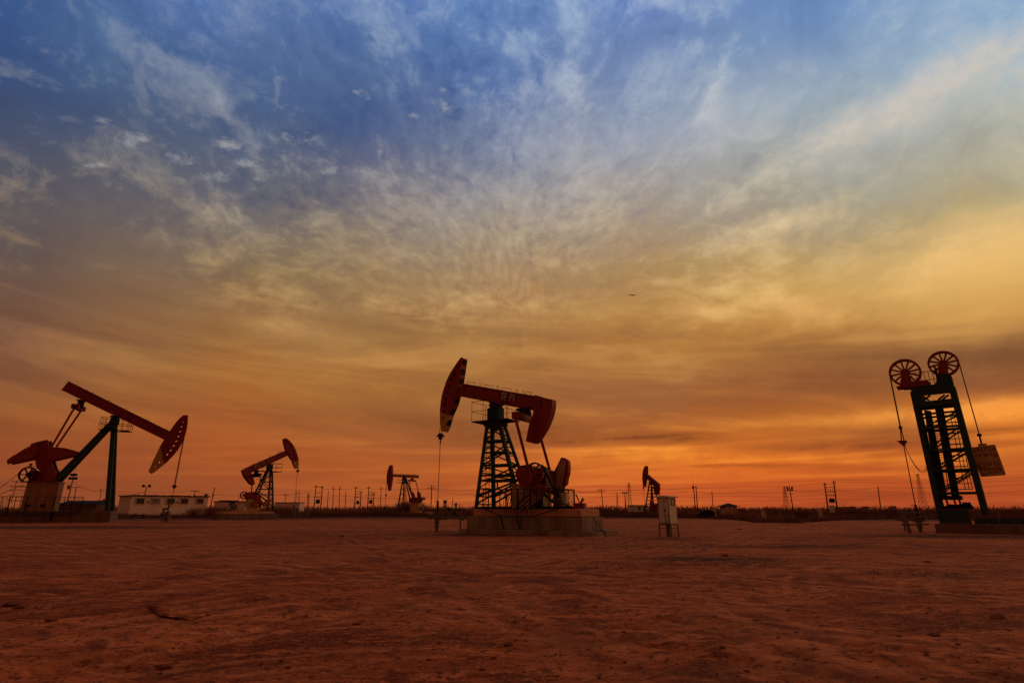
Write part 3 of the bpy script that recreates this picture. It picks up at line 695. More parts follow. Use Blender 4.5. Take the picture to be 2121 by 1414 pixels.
    s_, z_ = fr.P(L7(492, 470), yc); cr.disc((s_, yc-.05, z_), .2, .14, 16); cr.build('crank', M['red'], root)
    striped(fr, root, L7, [(500,632),(606,662),(610,720),(560,775),(320,968),(285,955),(252,915),(250,870),(310,780),(372,700)], yc-.02, .34,
        [[(512,648),(536,660),(262,900),(258,872)],[(556,678),(580,688),(298,935),(282,916)],[(604,706),(608,722),(322,965),(310,952)]])
    yc = YF-.2
    cr = MB(); cr.prism(fr.poly(L7, [(790,400),(850,440),(905,560),(975,560),(970,655),(900,682),(820,680),(700,570),(640,470)], yc), yc, yc+.18)
    cr.build('crank', M['red'], root)
    striped(fr, root, L7, [(935,120),(965,122),(1030,168),(1040,250),(1036,340),(1012,430),(1003,512),(960,540),(930,602),(850,560),(810,480),(800,390),(870,250)], yc+.02, .34,
        [[(942,160),(960,150),(905,545),(880,560)],[(978,165),(1000,172),(935,575),(915,580)],[(905,220),(925,185),(872,540),(850,520)]])
    bt = MB()
    for k in range(9):
        s_, z_ = fr.P(L7(720+6*(k % 3)*3, 275+30*k), YF); bt.box((s_+.1*(k % 2), YF-.35, z_), (.2, .3, .14))
    a_ = fr.P3(L7(735,270), YF-.35); b_ = fr.P3(L7(765,520), YF-.35); bt.bar(a_, b_, .22, .1, up=(0, 1, 0)); bt.build('brake_gear', M['black'], root)
    # gearbox
    g = MB(); gp = fr.poly(L7, [(285,300),(340,240),(420,228),(480,250),(660,292),(705,300),(720,480),(712,600),(600,640),(430,640),(300,470)], -.55)
    g.prism(gp, -.6, .6); s_, z_ = fr.P(L7(560,470), -.7); g.disc((s_, 0, z_), .26, 2.3, 18)
    for k in range(7):
        a_, b_ = fr.P(L7(380+40*k, 262+7*k), 0); g.box((a_, 0, b_), (.05, 1.3, .1))
    g.build('gearbox', M['reddark'], root, .02)
    wm = MB(); s_, z_ = fr.P(L7(548,345), -.8); pulley(wm, (s_, -.8, z_), .58, .16, 6, .49, .08); wm.disc((s_, -.7, z_), .14, .3); wm.build('drive_pulley', M['redfar'], root)
    ms, mz = fr.P(L7(850,735), -.8)
    for (o1, o2) in ((( .45, .42), (.16, .16)), ((-.2, -.56), (-.12, -.16))):
        be = MB(); be.bar((s_+o1[0], -.79, z_+o1[1]), (ms+o2[0], -.79, mz+o2[1]), .03, .14, up=(1, 0, 0)); be.build('drive_belt', M['rubber'], root)
    mo = MB(); motor(mo, (ms, -.25, mz), 1.0); mo.build('motor', M['grey'], root)
    # pedestal
    pd = MB(); z2 = fr.P(L7(300,520), -.5)[1]; sA, sB = fr.P(L7(213,520), -.6)[0], fr.P(L7(640,700), -.6)[0]
    PZ = 1.32
    pd.box(((sA+sB)/2, 0, (PZ+z2)/2), (sB-sA, 1.3, z2-PZ)); pd.box(((sA+sB)/2, 0, z2+.02), (sB-sA+.1, 1.4, .06))
    pdo = pd.build('pedestal', M['ochre'], root)
    for k in range(4): dk = MB(); dk.box((sA+.25+.35*k, -.655, z2-.12), (.03, .02, .25)); dk.build('slot', M['black'], pdo)
    dk = MB(); a_, b_ = fr.P(L7(605,860), -.66); dk.box((a_, -.66, PZ+.35), (.42, .03, .7)); dk.lathe((a_, -.66, PZ+.7), [(.001, -.015), (.21, -.015), (.21, .015), (.001, .015)], 16, 'y'); dk.build('pedestal_opening', M['black'], pdo)
    # tower
    tw_ = MB()
    NLb = fr.P3(K(32,1385), -.95); NLt = fr.P3(K(172,345), -.28)
    sl_b, sl_t = NLb.x, NLt.x; sr_t = fr.P3(K(318,345), -.28).x; NRb = fr.P3(K(505,1075), -.6)
    zt = NLt.z; FLb = Vector((sl_b, .95, NLb.z)); FLt = Vector((sl_t, .28, zt)); NRt = Vector((sr_t, -.28, zt)); FRt = Vector((sr_t, .28, zt))
    FRb = Vector((NRb.x, .6, NRb.z))
    for a_, b_, w_ in ((NLb, NLt, .16), (FLb, FLt, .2), (NRb, NRt, .2), (FRb, FRt, .15)): tw_.bar(a_, b_, w_, w_, up=(0, 1, 0))
    hR = (zt-NRb.z)/(zt-NLb.z)
    # near and far faces: levels measured from the top; the right-hand legs end on the pedestal
    def onL(y_, z): t_ = (z-NLb.z)/(zt-NLb.z); return lerp(NLb if y_ < 0 else FLb, NLt if y_ < 0 else FLt, t_)
    def onR(y_, z): t_ = (z-NRb.z)/(zt-NRb.z); return lerp(NRb if y_ < 0 else FRb, NRt if y_ < 0 else FRt, t_)
    zs = [zt-.25, zt-1.05, zt-1.75, zt-2.5, zt-3.1]
    zs = [z for z in zs if z > NRb.z+.1]+[NRb.z+.25]
    for y_ in (-1, 1):
        for i, z in enumerate(zs):
            tw_.bar(onL(y_, z), onR(y_, z), .11, .11)
            if i+1 < len(zs):
                zz = zs[i+1]
                if (i+(y_ > 0)) % 2: tw_.bar(onL(y_, z), onR(y_, zz), .07, .07)
                else: tw_.bar(onR(y_, z), onL(y_, zz), .09, .07)
        # long struts from the pedestal down to the front legs
        tw_.bar(onR(y_, NRb.z+.12), onL(y_, NLb.z+.75), .10, .10); tw_.bar(onR(y_, NRb.z+.02), onL(y_, NLb.z+.35), .09, .09)
        za = (NRb.z+NLb.z)/2
        mid = lerp(onL(y_, NLb.z+.75), onR(y_, NRb.z+.12), .55); tw_.bar(onL(y_, za+.15), mid, .08, .08); tw_.bar(mid, Vector((mid.x, mid.y, NRb.z+.3)), .07, .07)
    for (pL, top) in ((onL, zt),):
        k = 0; z = NLb.z+.3
        while z < zt-.2:
            tw_.bar(onL(-1, z), onL(1, z), .06, .08)
            if k % 2 == 0 and z+.62 < zt: tw_.bar(onL(-1, z), onL(1, z+.62), .05, .05)
            z += .31 if k > 3 else .45; k += 1
    z = NRb.z+.2; k = 0
    while z < zt-.2: tw_.bar(onR(-1, z), onR(1, z), .06, .06); (tw_.bar(onR(1, z), onR(-1, z+.45), .05, .05) if k % 2 else 0); z += .5; k += 1
    cx = (sl_t+sr_t)/2
    ct = fr.P(K(250,140), 0)[1]; tw_.box((cx, 0, zt+.02), (sr_t-sl_t+.34, .86, .3))
    capz = fr.P(K(250,152), 0)[1]; tw_.box((cx-.02, 0, (zt+capz)/2), ((sr_t-sl_t)*.95, .62, capz-zt))
    for k in range(5): tw_.box((cx-.35+.175*k, 0, (zt+capz)/2+.1), (.05, .74, (capz-zt)*.8))
    tw = tw_.build('tower', M['green'], root)
    bt = fr.P(D(1010,830), 0)[1]
    cb = MB(); cb.box((cx, 0, (capz+bt)/2), (.5, .5, bt-capz+.04)); cb.disc((cx, 0, bt-.12), .22, .9, 16); cb.build('centre_bearing', M['black'], root)
    ldm = MB(); ladder(ldm, (sl_b-.02, .2, 1.3), (sl_t-.1, .1, zt), (0, .2, 0), 26, .015); ldm.build('ladder', M['green'], tw)
    pf = MB(); cage(pf, (cx-.02, 0, fr.P(K(250,315), 0)[1]), 1.28, .75, 1.25, .016, .06, nx=4, ny=2); pf.build('platform_guard', M['black'], root)
    # rope and polished rod
    tpt = fr.P3(D(232,1190), 0); bot = fr.P3(D(230,1290), 0)
    bridle(fr, root, tpt, bot, (bot.x*.0+.0, 0, 1.85), .1, .018, .42, .022)
    jr = MB(); x0_, x1_ = NLb.x-.25, ms+.7
    for yy in (-.55, .55): jr.box(((x0_+x1_)/2, yy, 1.40), (x1_-x0_, .14, .14))
    for k in range(5): jr.box((lerp(x0_, x1_, (k+.5)/5), 0, 1.40), (.14, .96, .12))
    jr.build('base_skid', M['black'], root)
    return root, (sA, sB, cx)
jack0, info0 = center_jack()
wellhead(F0, well0, 'wellhead with side pipes under the rope of the G6-P1 pumpjack', 1.85, 1, reach=1.0)

def center_base():
    fr = F0
    # three tiers of cast blocks
    W = 1.35
    s1 = fr.P(Ec(1880,1160), -W-.45)[0]; s0 = fr.P(Ec(388,1120), -W-.45)[0]
    a1 = fr.P(Ec(1775,1080), -W)[0]; a0 = fr.P(Ec(470,1050), -W)[0]
    b1 = fr.P(Ec(1722,930), -W+.1)[0]; b0 = fr.P(Ec(590,855), -W+.1)[0]
    print('CENTER base', s0, s1, a0, a1, b0, b1, 'jack', info0)
    root = thing('foundation', 'stepped concrete foundation carrying the G6-P1 pumpjack', 'foundation', fr.o, fr.a)
    mb = MB(); found_block(mb, s0, s1, -W-.45, W+.3, -.15, .26); 
    mb.build('footing', M['concrete'], root, .03)
    mb = MB(); nseg = 6
    for k in range(nseg):
        x0, x1 = lerp(a0, a1, k/nseg), lerp(a0, a1, (k+1)/nseg); found_block(mb, x0+.006, x1-.006, -W+rnd.uniform(-.01, .01), W, .262, .93+rnd.uniform(-.012, .012))
    mb.build('plinth', M['concrete'], root, .025)
    mb = MB(); found_block(mb, b0-.3, b1, -W+.12, W-.1, .945, 1.34); found_block(mb, b1+.01, b1+.16, -W+.14, W-.12, .945, 1.30); mb.build('upper_course', M['tan'], root, .03)
    # steps of pipe at the right-hand end
    g = thing('guard_fence', 'steel mesh guard fence round the cranks of the G6-P1 pumpjack', 'fence', fr.o, fr.a)
    sA = fr.P(Ec(600,705), -1.95)[0]; sB = fr.P(Ec(1430,690), -1.95)[0]
    z0 = 1.34; y_ = -W+.14; sF = fr.P(Ec(1685,700), W-.1)[0]
    for k, (u0, u1, nm) in enumerate(((0, .5, 7), (.5, 1, 7))):
        p = MB(); fence_panel(p, (lerp(sA, sB, u0), y_-.25, z0-.05), (lerp(sA, sB, u1)-.06, y_-.25, z0-.05), 1.1, nm, 0)
        p.build('rail_panel', M['black'], g)
    # slanting lower guard
    p = MB()
    for (x0, x1) in ((sA+.15, sA+1.5), (sB+.1, sB-1.3)):
        p.bar((x0, y_-.25, z0), (x1, y_-.6, .95), .05, .05)
    p.bar((sA+1.5, y_-.6, .95), (sB-1.3, y_-.6, .95), .06, .06)
    for k in range(14):
        x = lerp(sA+1.5, sB-1.3, k/13); p.bar((x, y_-.6, .95), (x, y_-.27, z0+.9), .025, .025)
    for x in (lerp(sA, sB, .52), lerp(sA, sB, .3)): p.bar((x, y_-.6, .95), (x, -W-.05, .24), .05, .05)
    p.build('lower_guard', M['black'], g)
    p = MB(); fence_panel(p, (sA-.1, W-.1, z0), (sF, W-.1, z0), 1.05, 8, .17, .009); p.build('mesh_panel', M['black'], g)
    p = MB(); fence_panel(p, (sF, -W+.4, z0), (sF, W-.16, z0), 1.05, 4, .17, .009); p.build('mesh_panel', M['black'], g)
    # electrical box on the base
    c = fr.P3(L7(975,715), -.3)
    b = thing('electrical_box', 'small cream electrical box mounted beside the motor of the G6-P1 pumpjack', 'box', (0,0,0), 0)
    w_ = fr.o+fr.u*c.x+fr.v*c.y; b.location = (w_.x, w_.y, 1.34); b.rotation_euler = (0, 0, fr.a)
    hz = c.z-1.34
    q = MB(); q.box((0, 0, hz), (.42, .34, .58)); q.box((0, 0, hz+.305), (.48, .4, .03)); q.build('case', M['cream'], b, .01)
    q = MB(); q.box((-.36, .1, hz-.05), (.26, .3, .46)); q.build('side_case', M['grey'], b, .01)
    q = MB(); q.box((0, -.182, hz), (.32, .02, .46)); q.build('door', M['white'], b, .005)
    q = MB()
    for x in (-.2, .2): q.bar((x, 0, 0), (x, 0, hz-.29), .05, .05)
    q.bar((-.3, -.1, .1), (.4, .1, hz-.4), .05, .05); q.build('stand', M['black'], b)
    # drum with two levers
    c = fr.P3(L7(1208,848), -.1); w_ = fr.o+fr.u*c.x+fr.v*c.y
    b = thing('lever_box', 'small red box with two slanting levers at the right end of the foundation', 'box', (w_.x, w_.y, 1.30), fr.a)
    q = MB(); q.box((0, 0, .17), (.62, .4, .34)); q.build('case', M['red'], b, .02)
    for A, B in (((1215,805),(1152,668)), ((1215,805),(1252,712)), ((1222,800),(1272,735))):
        a_ = fr.P3(L7(*A), -.1)-c; e_ = fr.P3(L7(*B), -.1)-c; q = MB(); q.tube([a_+Vector((0, 0, .15)), e_+Vector((0, 0, .15))], [.025, .04], 6); q.build('lever', M['black'], b)
    # handrail of the end steps
    b = thing('step_rail', 'slanting pipe handrail leaning on the right end of the foundation', 'handrail', fr.o, fr.a)
    q = MB(); A = fr.P3(Ec(1893,925), -W+.3); B = fr.P3(Ec(2045,1145), -W+.3); q.tube([A, B], .035, 8)
    Cc = fr.P3(Ec(1880,1085), -W+.3); Dd = fr.P3(Ec(2035,1080), -W+.3); q.tube([Cc, Dd], .03, 8)
    q.tube([lerp(A, B, .2), Vector((lerp(A, B, .2).x, lerp(A, B, .2).y, .1))], .025, 8); q.tube([Dd, Vector((Dd.x, Dd.y, 0))], .025, 8)
    q.build('pipe', M['grey'], b)
center_base()
# ------------------------------------------------------------------ big single-post unit on the left
Ac = crop(0,770,4.1595); Ic = crop(0,880,6.733)
def left_jack():
    ang = R(20); o = gnd(344, 1080); fr = Frame(o, ang)
    root = thing('pumpjack', 'largest red pumpjack at the far left with butterfly counterweights and a single green post', 'pumpjack', fr.o, fr.a, 'beam pumpjacks in the oil field')
    hw = .5
    main = [(1378,640),(1415,580),(1440,540),(1460,510),(1510,440),(1545,400),(1580,372),(1614,370),(1613,430),(1604,490),(1585,560),(1560,615),(1525,670),(1485,718),(1440,765),(1418,785)]
    tip = [(1378,640),(1418,785),(1375,820),(1335,852),(1300,875),(1278,858),(1290,830),(1320,762)]
    holes = [(1571,428,.09,.12,.1),(1559,468,.13,.11,0),(1548,511,.15,.11,0),(1533,553,.15,.11,-.1),(1515,594,.15,.11,-.1),(1493,634,.15,.12,-.2),(1467,673,.15,.13,-.4),(1437,709,.14,.14,-.5),(1406,744,.13,.16,.8)]
    head(fr, root, Ac, main, tip, holes, hw, [(1368,776,.12,.16,.7),(1333,811,.09,.12,.5)])
    bw = .62
    beam, q = ibeam(fr, Ac, (597,84), (1470,515), (1420,585), (532,156), bw, root, M['red'])
    q2 = MB(); q2.prism(fr.poly(Ac, [(590,80),(692,128),(640,205),(528,156)], -bw/2), -bw/2-.03, bw/2+.03); q2.build('beam_end', M['red'], beam)
    hb = handles(fr, Ac, [((750,160),(757,163),.16),((797,183),(804,187),.14),((935,252),(953,262),.17),((1083,326),(1100,334),.2),((1262,412),(1278,420),.18),((1432,496),(1448,504),.18)], .02)
    hb.build('hand_rail', M['red'], beam)
    # post: two legs close together, apex at the bearing
    p = MB(); top = fr.P3(Ac(993,400), 0); zb = 1.25
    bl, br = fr.P(Ac(935,1160), -.9), fr.P(Ac(980,1160), .9)
    xx = fr.P(Ac(992,500), 0)[0]
    for yy in (-1, 1):
        b_ = fr.P3(Ac(930 if yy < 0 else 974, 1160), yy*.85)
        p.bar(Vector((b_.x, yy*.85, 1.15)), Vector((top.x, yy*.22, top.z-.3)), .42, .34, up=(0, 1, 0))
    for z in (.25, .5, .75): p.bar((lerp(bl[0], top.x, z), -.85*(1-z), lerp(zb, top.z, z)), (lerp(bl[0], top.x, z), .85*(1-z), lerp(zb, top.z, z)), .14, .14)
    p.box((top.x, 0, top.z-.35), (.72, .9, .7)); pole_ = p.build('post', M['green'], root)
    b = MB(); bb = fr.P3(Ac(1000,385), 0); b.box((bb.x, 0, bb.z), (.9, .8, .18)); b.disc((bb.x, 0, bb.z-.15), .24, 1.0, 14); b.build('centre_bearing', M['black'], root)
    s = MB(); a0 = fr.P3(Ac(955,455), 0); a1 = fr.P3(Ac(478,955), 0)
    for yy in (-1, 1): s.bar(a0+Vector((0, yy*.25, 0)), a1+Vector((0, yy*.55, 0)), .52, .34, up=(0, 1, 0))
    s.box(a0+Vector((.1, 0, .1)), (.5, .8, .5)); s.build('brace', M['green'], root)
    pf = MB(); c = fr.P(Ac(995,508), 0); cage(pf, (c[0]+.0, 0, c[1]), 1.4, .8, 1.4, .025, .07, nx=6, ny=3); pf.build('platform_guard', M['black'], root)
    # equaliser
    e = MB(); c = fr.P3(Ac(676,312), 0); e.box(c, (.5, 2.3, .4)); e.box(c+Vector((0, -1.0, .05)), (.7, .3, .5)); e.box(c+Vector((0, 1.0, .05)), (.7, .3, .5)); e.build('equalizer', M['red'], root)
    tb = fr.P3(Ac(715,248), 0); b = MB(); b.box((tb+c)/2, (.5, .5, (tb.z-c.z))); b.box(tb, (1.0, .6, .16)); b.build('tail_bearing', M['black'], root)
    for yy in (-1.05, 1.05):
        m_ = MB(); pb = (438,655) if yy < 0 else (486,645)
        m_.tube([c+Vector((0, yy, 0)), fr.P3(Ac(*pb), yy)], .11, 8); m_.build('pitman', M['red'], root)
    # crank and butterfly weights
    for yy, off in ((-.75, 0), (.3, 1)):
        y0 = yy-.14
        cr = MB(); cr.prism(fr.poly(Ic, [(500,238),(660,203),(680,320),(712,490),(745,600),(790,662),(780,722),(725,803),(640,790),(582,650),(508,600),(482,440)], -.85), y0, y0+.28)
        h1 = fr.P(Ic(668,740), -.85); cr.disc((h1[0], y0, h1[1]), .3, .2, 16); cr.disc((lerp(h1[0], fr.P(Ic(610,350), -.85)[0], .55), y0, lerp(h1[1], fr.P(Ic(610,350), -.85)[1], .55)), .2, .2, 12)
        cr.build('crank', M['red'], root)
        def wing(poly, hole=None):
            mb = MB(); mb.prism(fr.poly(Ic, poly, -1.1), y0-.22, y0-.01, 0, [circle2(fr.P(Ic(*hole), -1.1), .13, n=10)] if hole else [])
            q_ = fr.poly(Ic, poly, -1.1); xs = [a for a, _ in q_]
            for k in range(7):
                # ribs cast into the face of the weight
                x = lerp(min(xs), max(xs), (k+.7)/8)
                zz = []
                for i in range(len(q_)):
                    (xa, za), (xb, zb_) = q_[i], q_[(i+1) % len(q_)]
                    for dx in (0,):
                        if (xa-x)*(xb-x) < 0: zz.append(za+(zb_-za)*(x-xa)/(xb-xa))
                if len(zz) >= 2: mb.bar((x+.12, y0-.235, max(zz)-.12), (x-.12, y0-.235, min(zz)+.1), .16, .03, 1, up=(0, 1, 0))
            return mb.build('counterweight', [M['red'], M['redfar']], root)
        wing([(432,262),(495,240),(522,300),(520,420),(482,438),(470,466),(105,544),(95,490),(160,440),(250,388),(340,330),(420,290)])
        wing([(680,312),(780,305),(900,318),(980,338),(1055,365),(1062,410),(1040,422),(715,495),(660,420)], (952,362))
    g = MB(); g.prism(fr.poly(Ic, [(350,690),(430,632),(500,628),(560,640),(700,680),(790,700),(735,800),(640,805),(400,800),(395,745)], -.5), -.55, .15); g.build('gearbox', M['red'], root, .02)
    # pulley and its belts
    w_ = MB(); c = fr.P3(Ic(388,690), -1.45); pulley(w_, (c.x, -1.45, c.z), .80, .26, 6, .68, .1); w_.tube([(c.x, -1.5, c.z), (c.x, 0, c.z)], .12, 8); w_.build('drive_pulley', M['black'], root)
    br_ = MB(); a_ = fr.P3(Ic(435,640), -1.2); b_ = fr.P3(Ic(430,548), -1.2); br_.tube([a_, b_], .05, 6); br_.box(lerp(a_, b_, .7), (.62, .1, .06)); br_.box(b_, (.2, .2, .2)); br_.build('brake_lever', M['black'], root)
    for (A, B) in (((0,878),(285,655)), ((0,962),(345,822))):
        be = MB(); P0, P1 = fr.P3(Ic(*A), -1.45), fr.P3(Ic(*B), -1.45); d = P0-P1
        be.bar(P1, P1+d*1.6, .05, .04); be.build('drive_belt', M['rubber'], root)
    # pedestal
    zt = fr.P(Ic(600,795), -.7)[1]; pd = MB(); W = .7
    x0, x1 = fr.P(Ic(383,792), -W)[0], fr.P(Ic(832,802), -W)[0]; u0, u1 = fr.P(Ic(300,1065), -W)[0], fr.P(Ic(752,1130), -W)[0]; z0 = fr.P(Ic(500,1130), -W)[1]
    u0 += (x0-u0)*.0
    zz0 = .6
    pd.prism([(x0, zt), (x1, zt), (lerp(x1, u1, 1.1), zz0), (lerp(x0, u0, 1.2), zz0)], -W, W); pd.box(((x0+x1)/2, 0, zt+.03), (x1-x0+.12, 2*W+.1, .08))
    pdo = pd.build('pedestal', M['brown'], root)
    for (a, b) in ((385,1120), (595,1120)):
        dk = MB(); p_ = fr.P3(Ic(a, b), -W-.03); dk.box(p_, (.4, .06, .28)); dk.build('anchor_plate', M['black'], pdo)
    ld = MB(); a_, b_ = fr.P3(Ic(235,1085), -.6), fr.P3(Ic(318,770), -.6)
    ladder(ld, a_, b_, (.5, 0, 0), 6, .022)
    for k in range(5): p_ = lerp(a_, b_, (k+.5)/5); ld.tube([p_+Vector((-.5, 0, 0)), p_+Vector((-.75, -.5, .1)), p_+Vector((-.2, -.8, .1)), p_+Vector((.5, 0, 0))], .018, 5)
    ld.build('ladder', M['black'], root)
    T = fr.P3(Ac(1583,575), 0); B = fr.P3(Ac(1503,985), 0); E_ = fr.P3(Ac(1470,1165), 0)
    bridle(fr, root, T, B, (E_.x, 0, 1.5), .22, .035, .5, .03)
    # foundation
    f = thing('foundation', 'long stained concrete foundation under the pumpjack at the far left', 'foundation', fr.o, fr.a)
    yN = -1.75; s1 = fr.P(Ac(995,1290), yN)[0]-.55
    sN = fr.P(Ac(-120,1318), yN)[0]
    mb = MB(); n = 9
    for k in range(n): found_block(mb, lerp(sN, s1, k/n)+.008, lerp(sN, s1, (k+1)/n)-.008, yN+rnd.uniform(-.01, .01), .9, -.2, .78)
    mb.build('plinth', M['darkconc'], f, .03)
    mb = MB(); found_block(mb, sN, s1-.1, yN+.15, .85, .79, 1.15); mb.build('upper_course', M['darkconc'], f, .03)
    for k in range(8): x = lerp(sN, s1, (k+.5)/8); mb = MB(); mb.bar((x, yN-.03, .02), (x, yN-.03, .8), .12, .05); mb.build('batten', M['darkconc'], f)
    mb = MB(); m0, m1 = fr.P3(Ic(730,1210), yN-.05), fr.P3(Ic(705,1335), yN-.05); mb.bar(m0, m1, .22, .12); mb.build('drain_slot', M['black'], f)
    g = thing('guard_fence', 'long black guard fence on the foundation of the pumpjack at the far left', 'fence', fr.o, fr.a)
    sF = fr.P(Ac(728,1085), yN-.2)[0]; sH = fr.P(Ac(590,1205), yN-.2)[0]
    h_ = fr.P(Ac(600,1075), yN-.2)[1]
    pts = [fr.P(Ac(-100,1070), yN-.2)[0], fr.P(Ac(95,1070), yN-.2)[0], fr.P(Ac(240,1075), yN-.2)[0], fr.P(Ac(480,1080), yN-.2)[0], sF]
    for k in range(4):
        p = MB(); fence_panel(p, (pts[k], yN-.2, .95), (pts[k+1]-.05, yN-.2, .95), h_-.95, 4, .24 if k in (0, 3) else 0, .02); p.build('rail_panel', M['black'], g)
    p = MB(); p.bar((pts[0], yN-.3, .78), (sH, yN-.3, .78), .07, .07); p.bar((sH, yN-.3, .78), (sF, yN-.2, 1.2), .07, .07)
    for k in range(9): x = lerp(pts[0], sH, (k+.5)/9); p.bar((x, yN-.3, .78), (x, yN-.25, 1.4), .05, .05)
    p.build('lower_guard', M['black'], g)
    wellhead(fr, fr.o, 'dark wellhead below the hanging rod of the pumpjack at the far left', 1.95, -1, reach=.3, bulk=2.2)
    # low pipe stand beside it
    c = gnd(284, 1074); st = thing('pipe_stand', 'small dark pipe trestle on the ground between the left foundation and its wellhead', 'pipe stand', c, R(15))
    q_ = MB(); q_.tube([(-.9, 0, .55), (.9, 0, .55)], .07, 8)
    for x in (-.8, -.5, .5, .8): q_.tube([(x, -.1, 0), (x, 0, .6)], .06, 6)
    q_.build('frame', M['black'], st)
left_jack()

# ------------------------------------------------------------------ Q76-93, second pumpjack from the left
Bc = crop(440,880,6.427)
def second_jack():
    ang = R(50); o = gnd(606.5, 1073.2); fr = Frame(o, ang)
    root = thing('pumpjack', 'red pumpjack with Q76-93 on its beam, second from the left, head raised to the right', 'pumpjack', fr.o, fr.a, 'beam pumpjacks in the oil field')
    main = [(1088,488),(1055,450),(1020,395),(985,330),(965,262),(952,190),(962,177),(985,173),(1030,208),(1080,268),(1118,345),(1140,420),(1148,468)]
    main = [(1096,490),(1060,462),(1020,395),(985,330),(965,262),(952,190),(962,177),(985,173),(1030,208),(1080,268),(1118,345),(1140,420),(1148,466)]
    tip = [(1096,490),(1148,466),(1151,520),(1142,578),(1116,578),(1085,515),(1074,487)]
    holes = [(1002,228,.12,.14,0),(1037,262,.12,.14,0),(1048,295,.12,.14,0),(1064,327,.12,.14,0),(1079,360,.12,.14,0),(1091,397,.12,.14,0),(1101,432,.12,.14,0),(1107,463,.1,.1,0)]
    head(fr, root, Bc, main, tip, holes, .55, [(1125,505,.12,.14,0)])
    bw = .5
    beam, q = ibeam(fr, Bc, (465,566), (995,333), (1018,398), (492,645), bw, root, M['red'])
    lettering('Q76-93', fr, Bc, (560,574), (704,512), -bw/2-.012, .36, beam, M['letter'])
    handles(fr, Bc, [((505,548),(560,522),.2),((600,505),(640,488),.22),((755,435),(770,428),.3),((860,388),(910,365),.15)], .03).build('hand_rail', M['red'], beam)
    tp = fr.poly(Bc, [(400,606),(462,566),(510,600),(520,640),(545,690),(566,782),(545,798),(516,792),(468,738),(432,690)], -.3)
    mb = MB(); mb.prism(tp, -.3, .3); mb.build('tail_weight', M['red'], root)
    e = MB(); c = fr.P3(Bc(585,660), 0); e.box(c, (.4, 2.5, .34)); e.box(c+Vector((0, 0, -.25)), (.3, 1.6, .2)); e.build('equalizer', M['black'], root)
    tb = fr.P3(Bc(580,605), 0); b = MB(); b.box((tb+c)/2, (.45, .5, tb.z-c.z)); b.box(tb, (.9, .55, .14)); b.build('tail_bearing', M['black'], root)
    for yy, pb in ((-1.15, (637,835)), (1.15, (518,900))):
        m_ = MB(); m_.tube([c+Vector((0, yy, 0)), fr.P3(Bc(*pb), yy)], .09, 8); m_.build('pitman', M['red'], root)
    g = MB(); g.prism(fr.poly(Bc, [(445,905),(490,890),(580,885),(615,925),(640,1000),(600,1010),(445,985)], 0), -.35, .35); g.build('gearbox', M['red'], root, .03)
    pl = MB(); c = fr.P3(Bc(418,932), -.9); pulley(pl, (c.x, -.9, c.z), .55, .2, 6, .44, .08); pl.tube([(c.x, -.9, c.z), (c.x+.6, 0, c.z)], .09, 8); pl.build('drive_pulley', M['red'], root)
    for A_, B_ in (((385,935),(283,1055)), ((430,985),(300,1085))): be = MB(); be.bar(fr.P3(Bc(*A_), -.9), fr.P3(Bc(*B_), -.9), .06, .04); be.build('drive_belt', M['rubber'], root)
    mo = MB(); c = fr.P3(Bc(293,1082), -.9); mo.disc((c.x, -.6, c.z), .30, 1.0, 16); mo.ring((c.x, -1.15, c.z), .3, .16, .08, 16); mo.box((c.x, -.6, c.z-.35), (.7, .8, .2)); mo.build('motor', M['grey'], root)
    for yy in (-1.15, 1.15):
        cr = MB(); cr.prism(fr.poly(Bc, [(560,930),(620,930),(660,1040),(640,1110),(560,1080)], -1.15), yy-.1, yy+.1); cr.build('crank', M['red'], root)
    striped(fr, root, Bc, [(665,1052),(700,1020),(760,965),(782,990),(776,1030),(692,1090)], -1.3, .3, [[(668,1046),(676,1052),(770,975),(762,968)],[(676,1062),(684,1070),(776,995),(772,984)],[(686,1080),(692,1086),(774,1022),(776,1010)]], smat='dullstripe')
    striped(fr, root, Bc, [(522,1055),(560,1030),(596,1030),(622,1070),(600,1090),(560,1092)], -1.25, .3, [[(535,1050),(545,1044),(610,1075),(600,1082)],[(560,1036),(572,1034),(618,1060),(612,1068)]], smat='dullstripe')
    pd = MB(); zt = fr.P(Bc(520,985), 0)[1]; x0, x1 = fr.P(Bc(458,1000), 0)[0], fr.P(Bc(600,1000), 0)[0]; pd.box(((x0+x1)/2, 0, (zt+1.0)/2), (x1-x0, .7, zt-1.0)); pd.build('pedestal', M['ochre'], root)
    t_ = MB(); zt = fr.P(Bc(775,620), 0)[1]
    R1 = fr.P3(Bc(808,1140), -.85); zb = R1.z
    rx_t, rx_b = fr.P(Bc(795,620), -.25)[0], R1.x
    lx_t = fr.P(Bc(735,625), -.25)[0]; L1 = fr.P3(Bc(603,930), -.6)
    fx = lambda y_: None
    legs = {}
    for y_ in (-1, 1):
        legs['R', y_] = (Vector((rx_b, y_*.85, zb)), Vector((rx_t, y_*.25, zt))); legs['L', y_] = (Vector((L1.x, y_*.6, L1.z)), Vector((lx_t, y_*.25, zt)))
    for a_, b_ in legs.values(): t_.bar(a_, b_, .2, .2, up=(0, 1, 0))
    def on(k, z): a_, b_ = legs[k]; return lerp(a_, b_, (z-a_.z)/(b_.z-a_.z))
    zs = [zt-.3, zt-1.5, zt-2.6, zt-3.6]
    zs = [z for z in zs if z > L1.z]
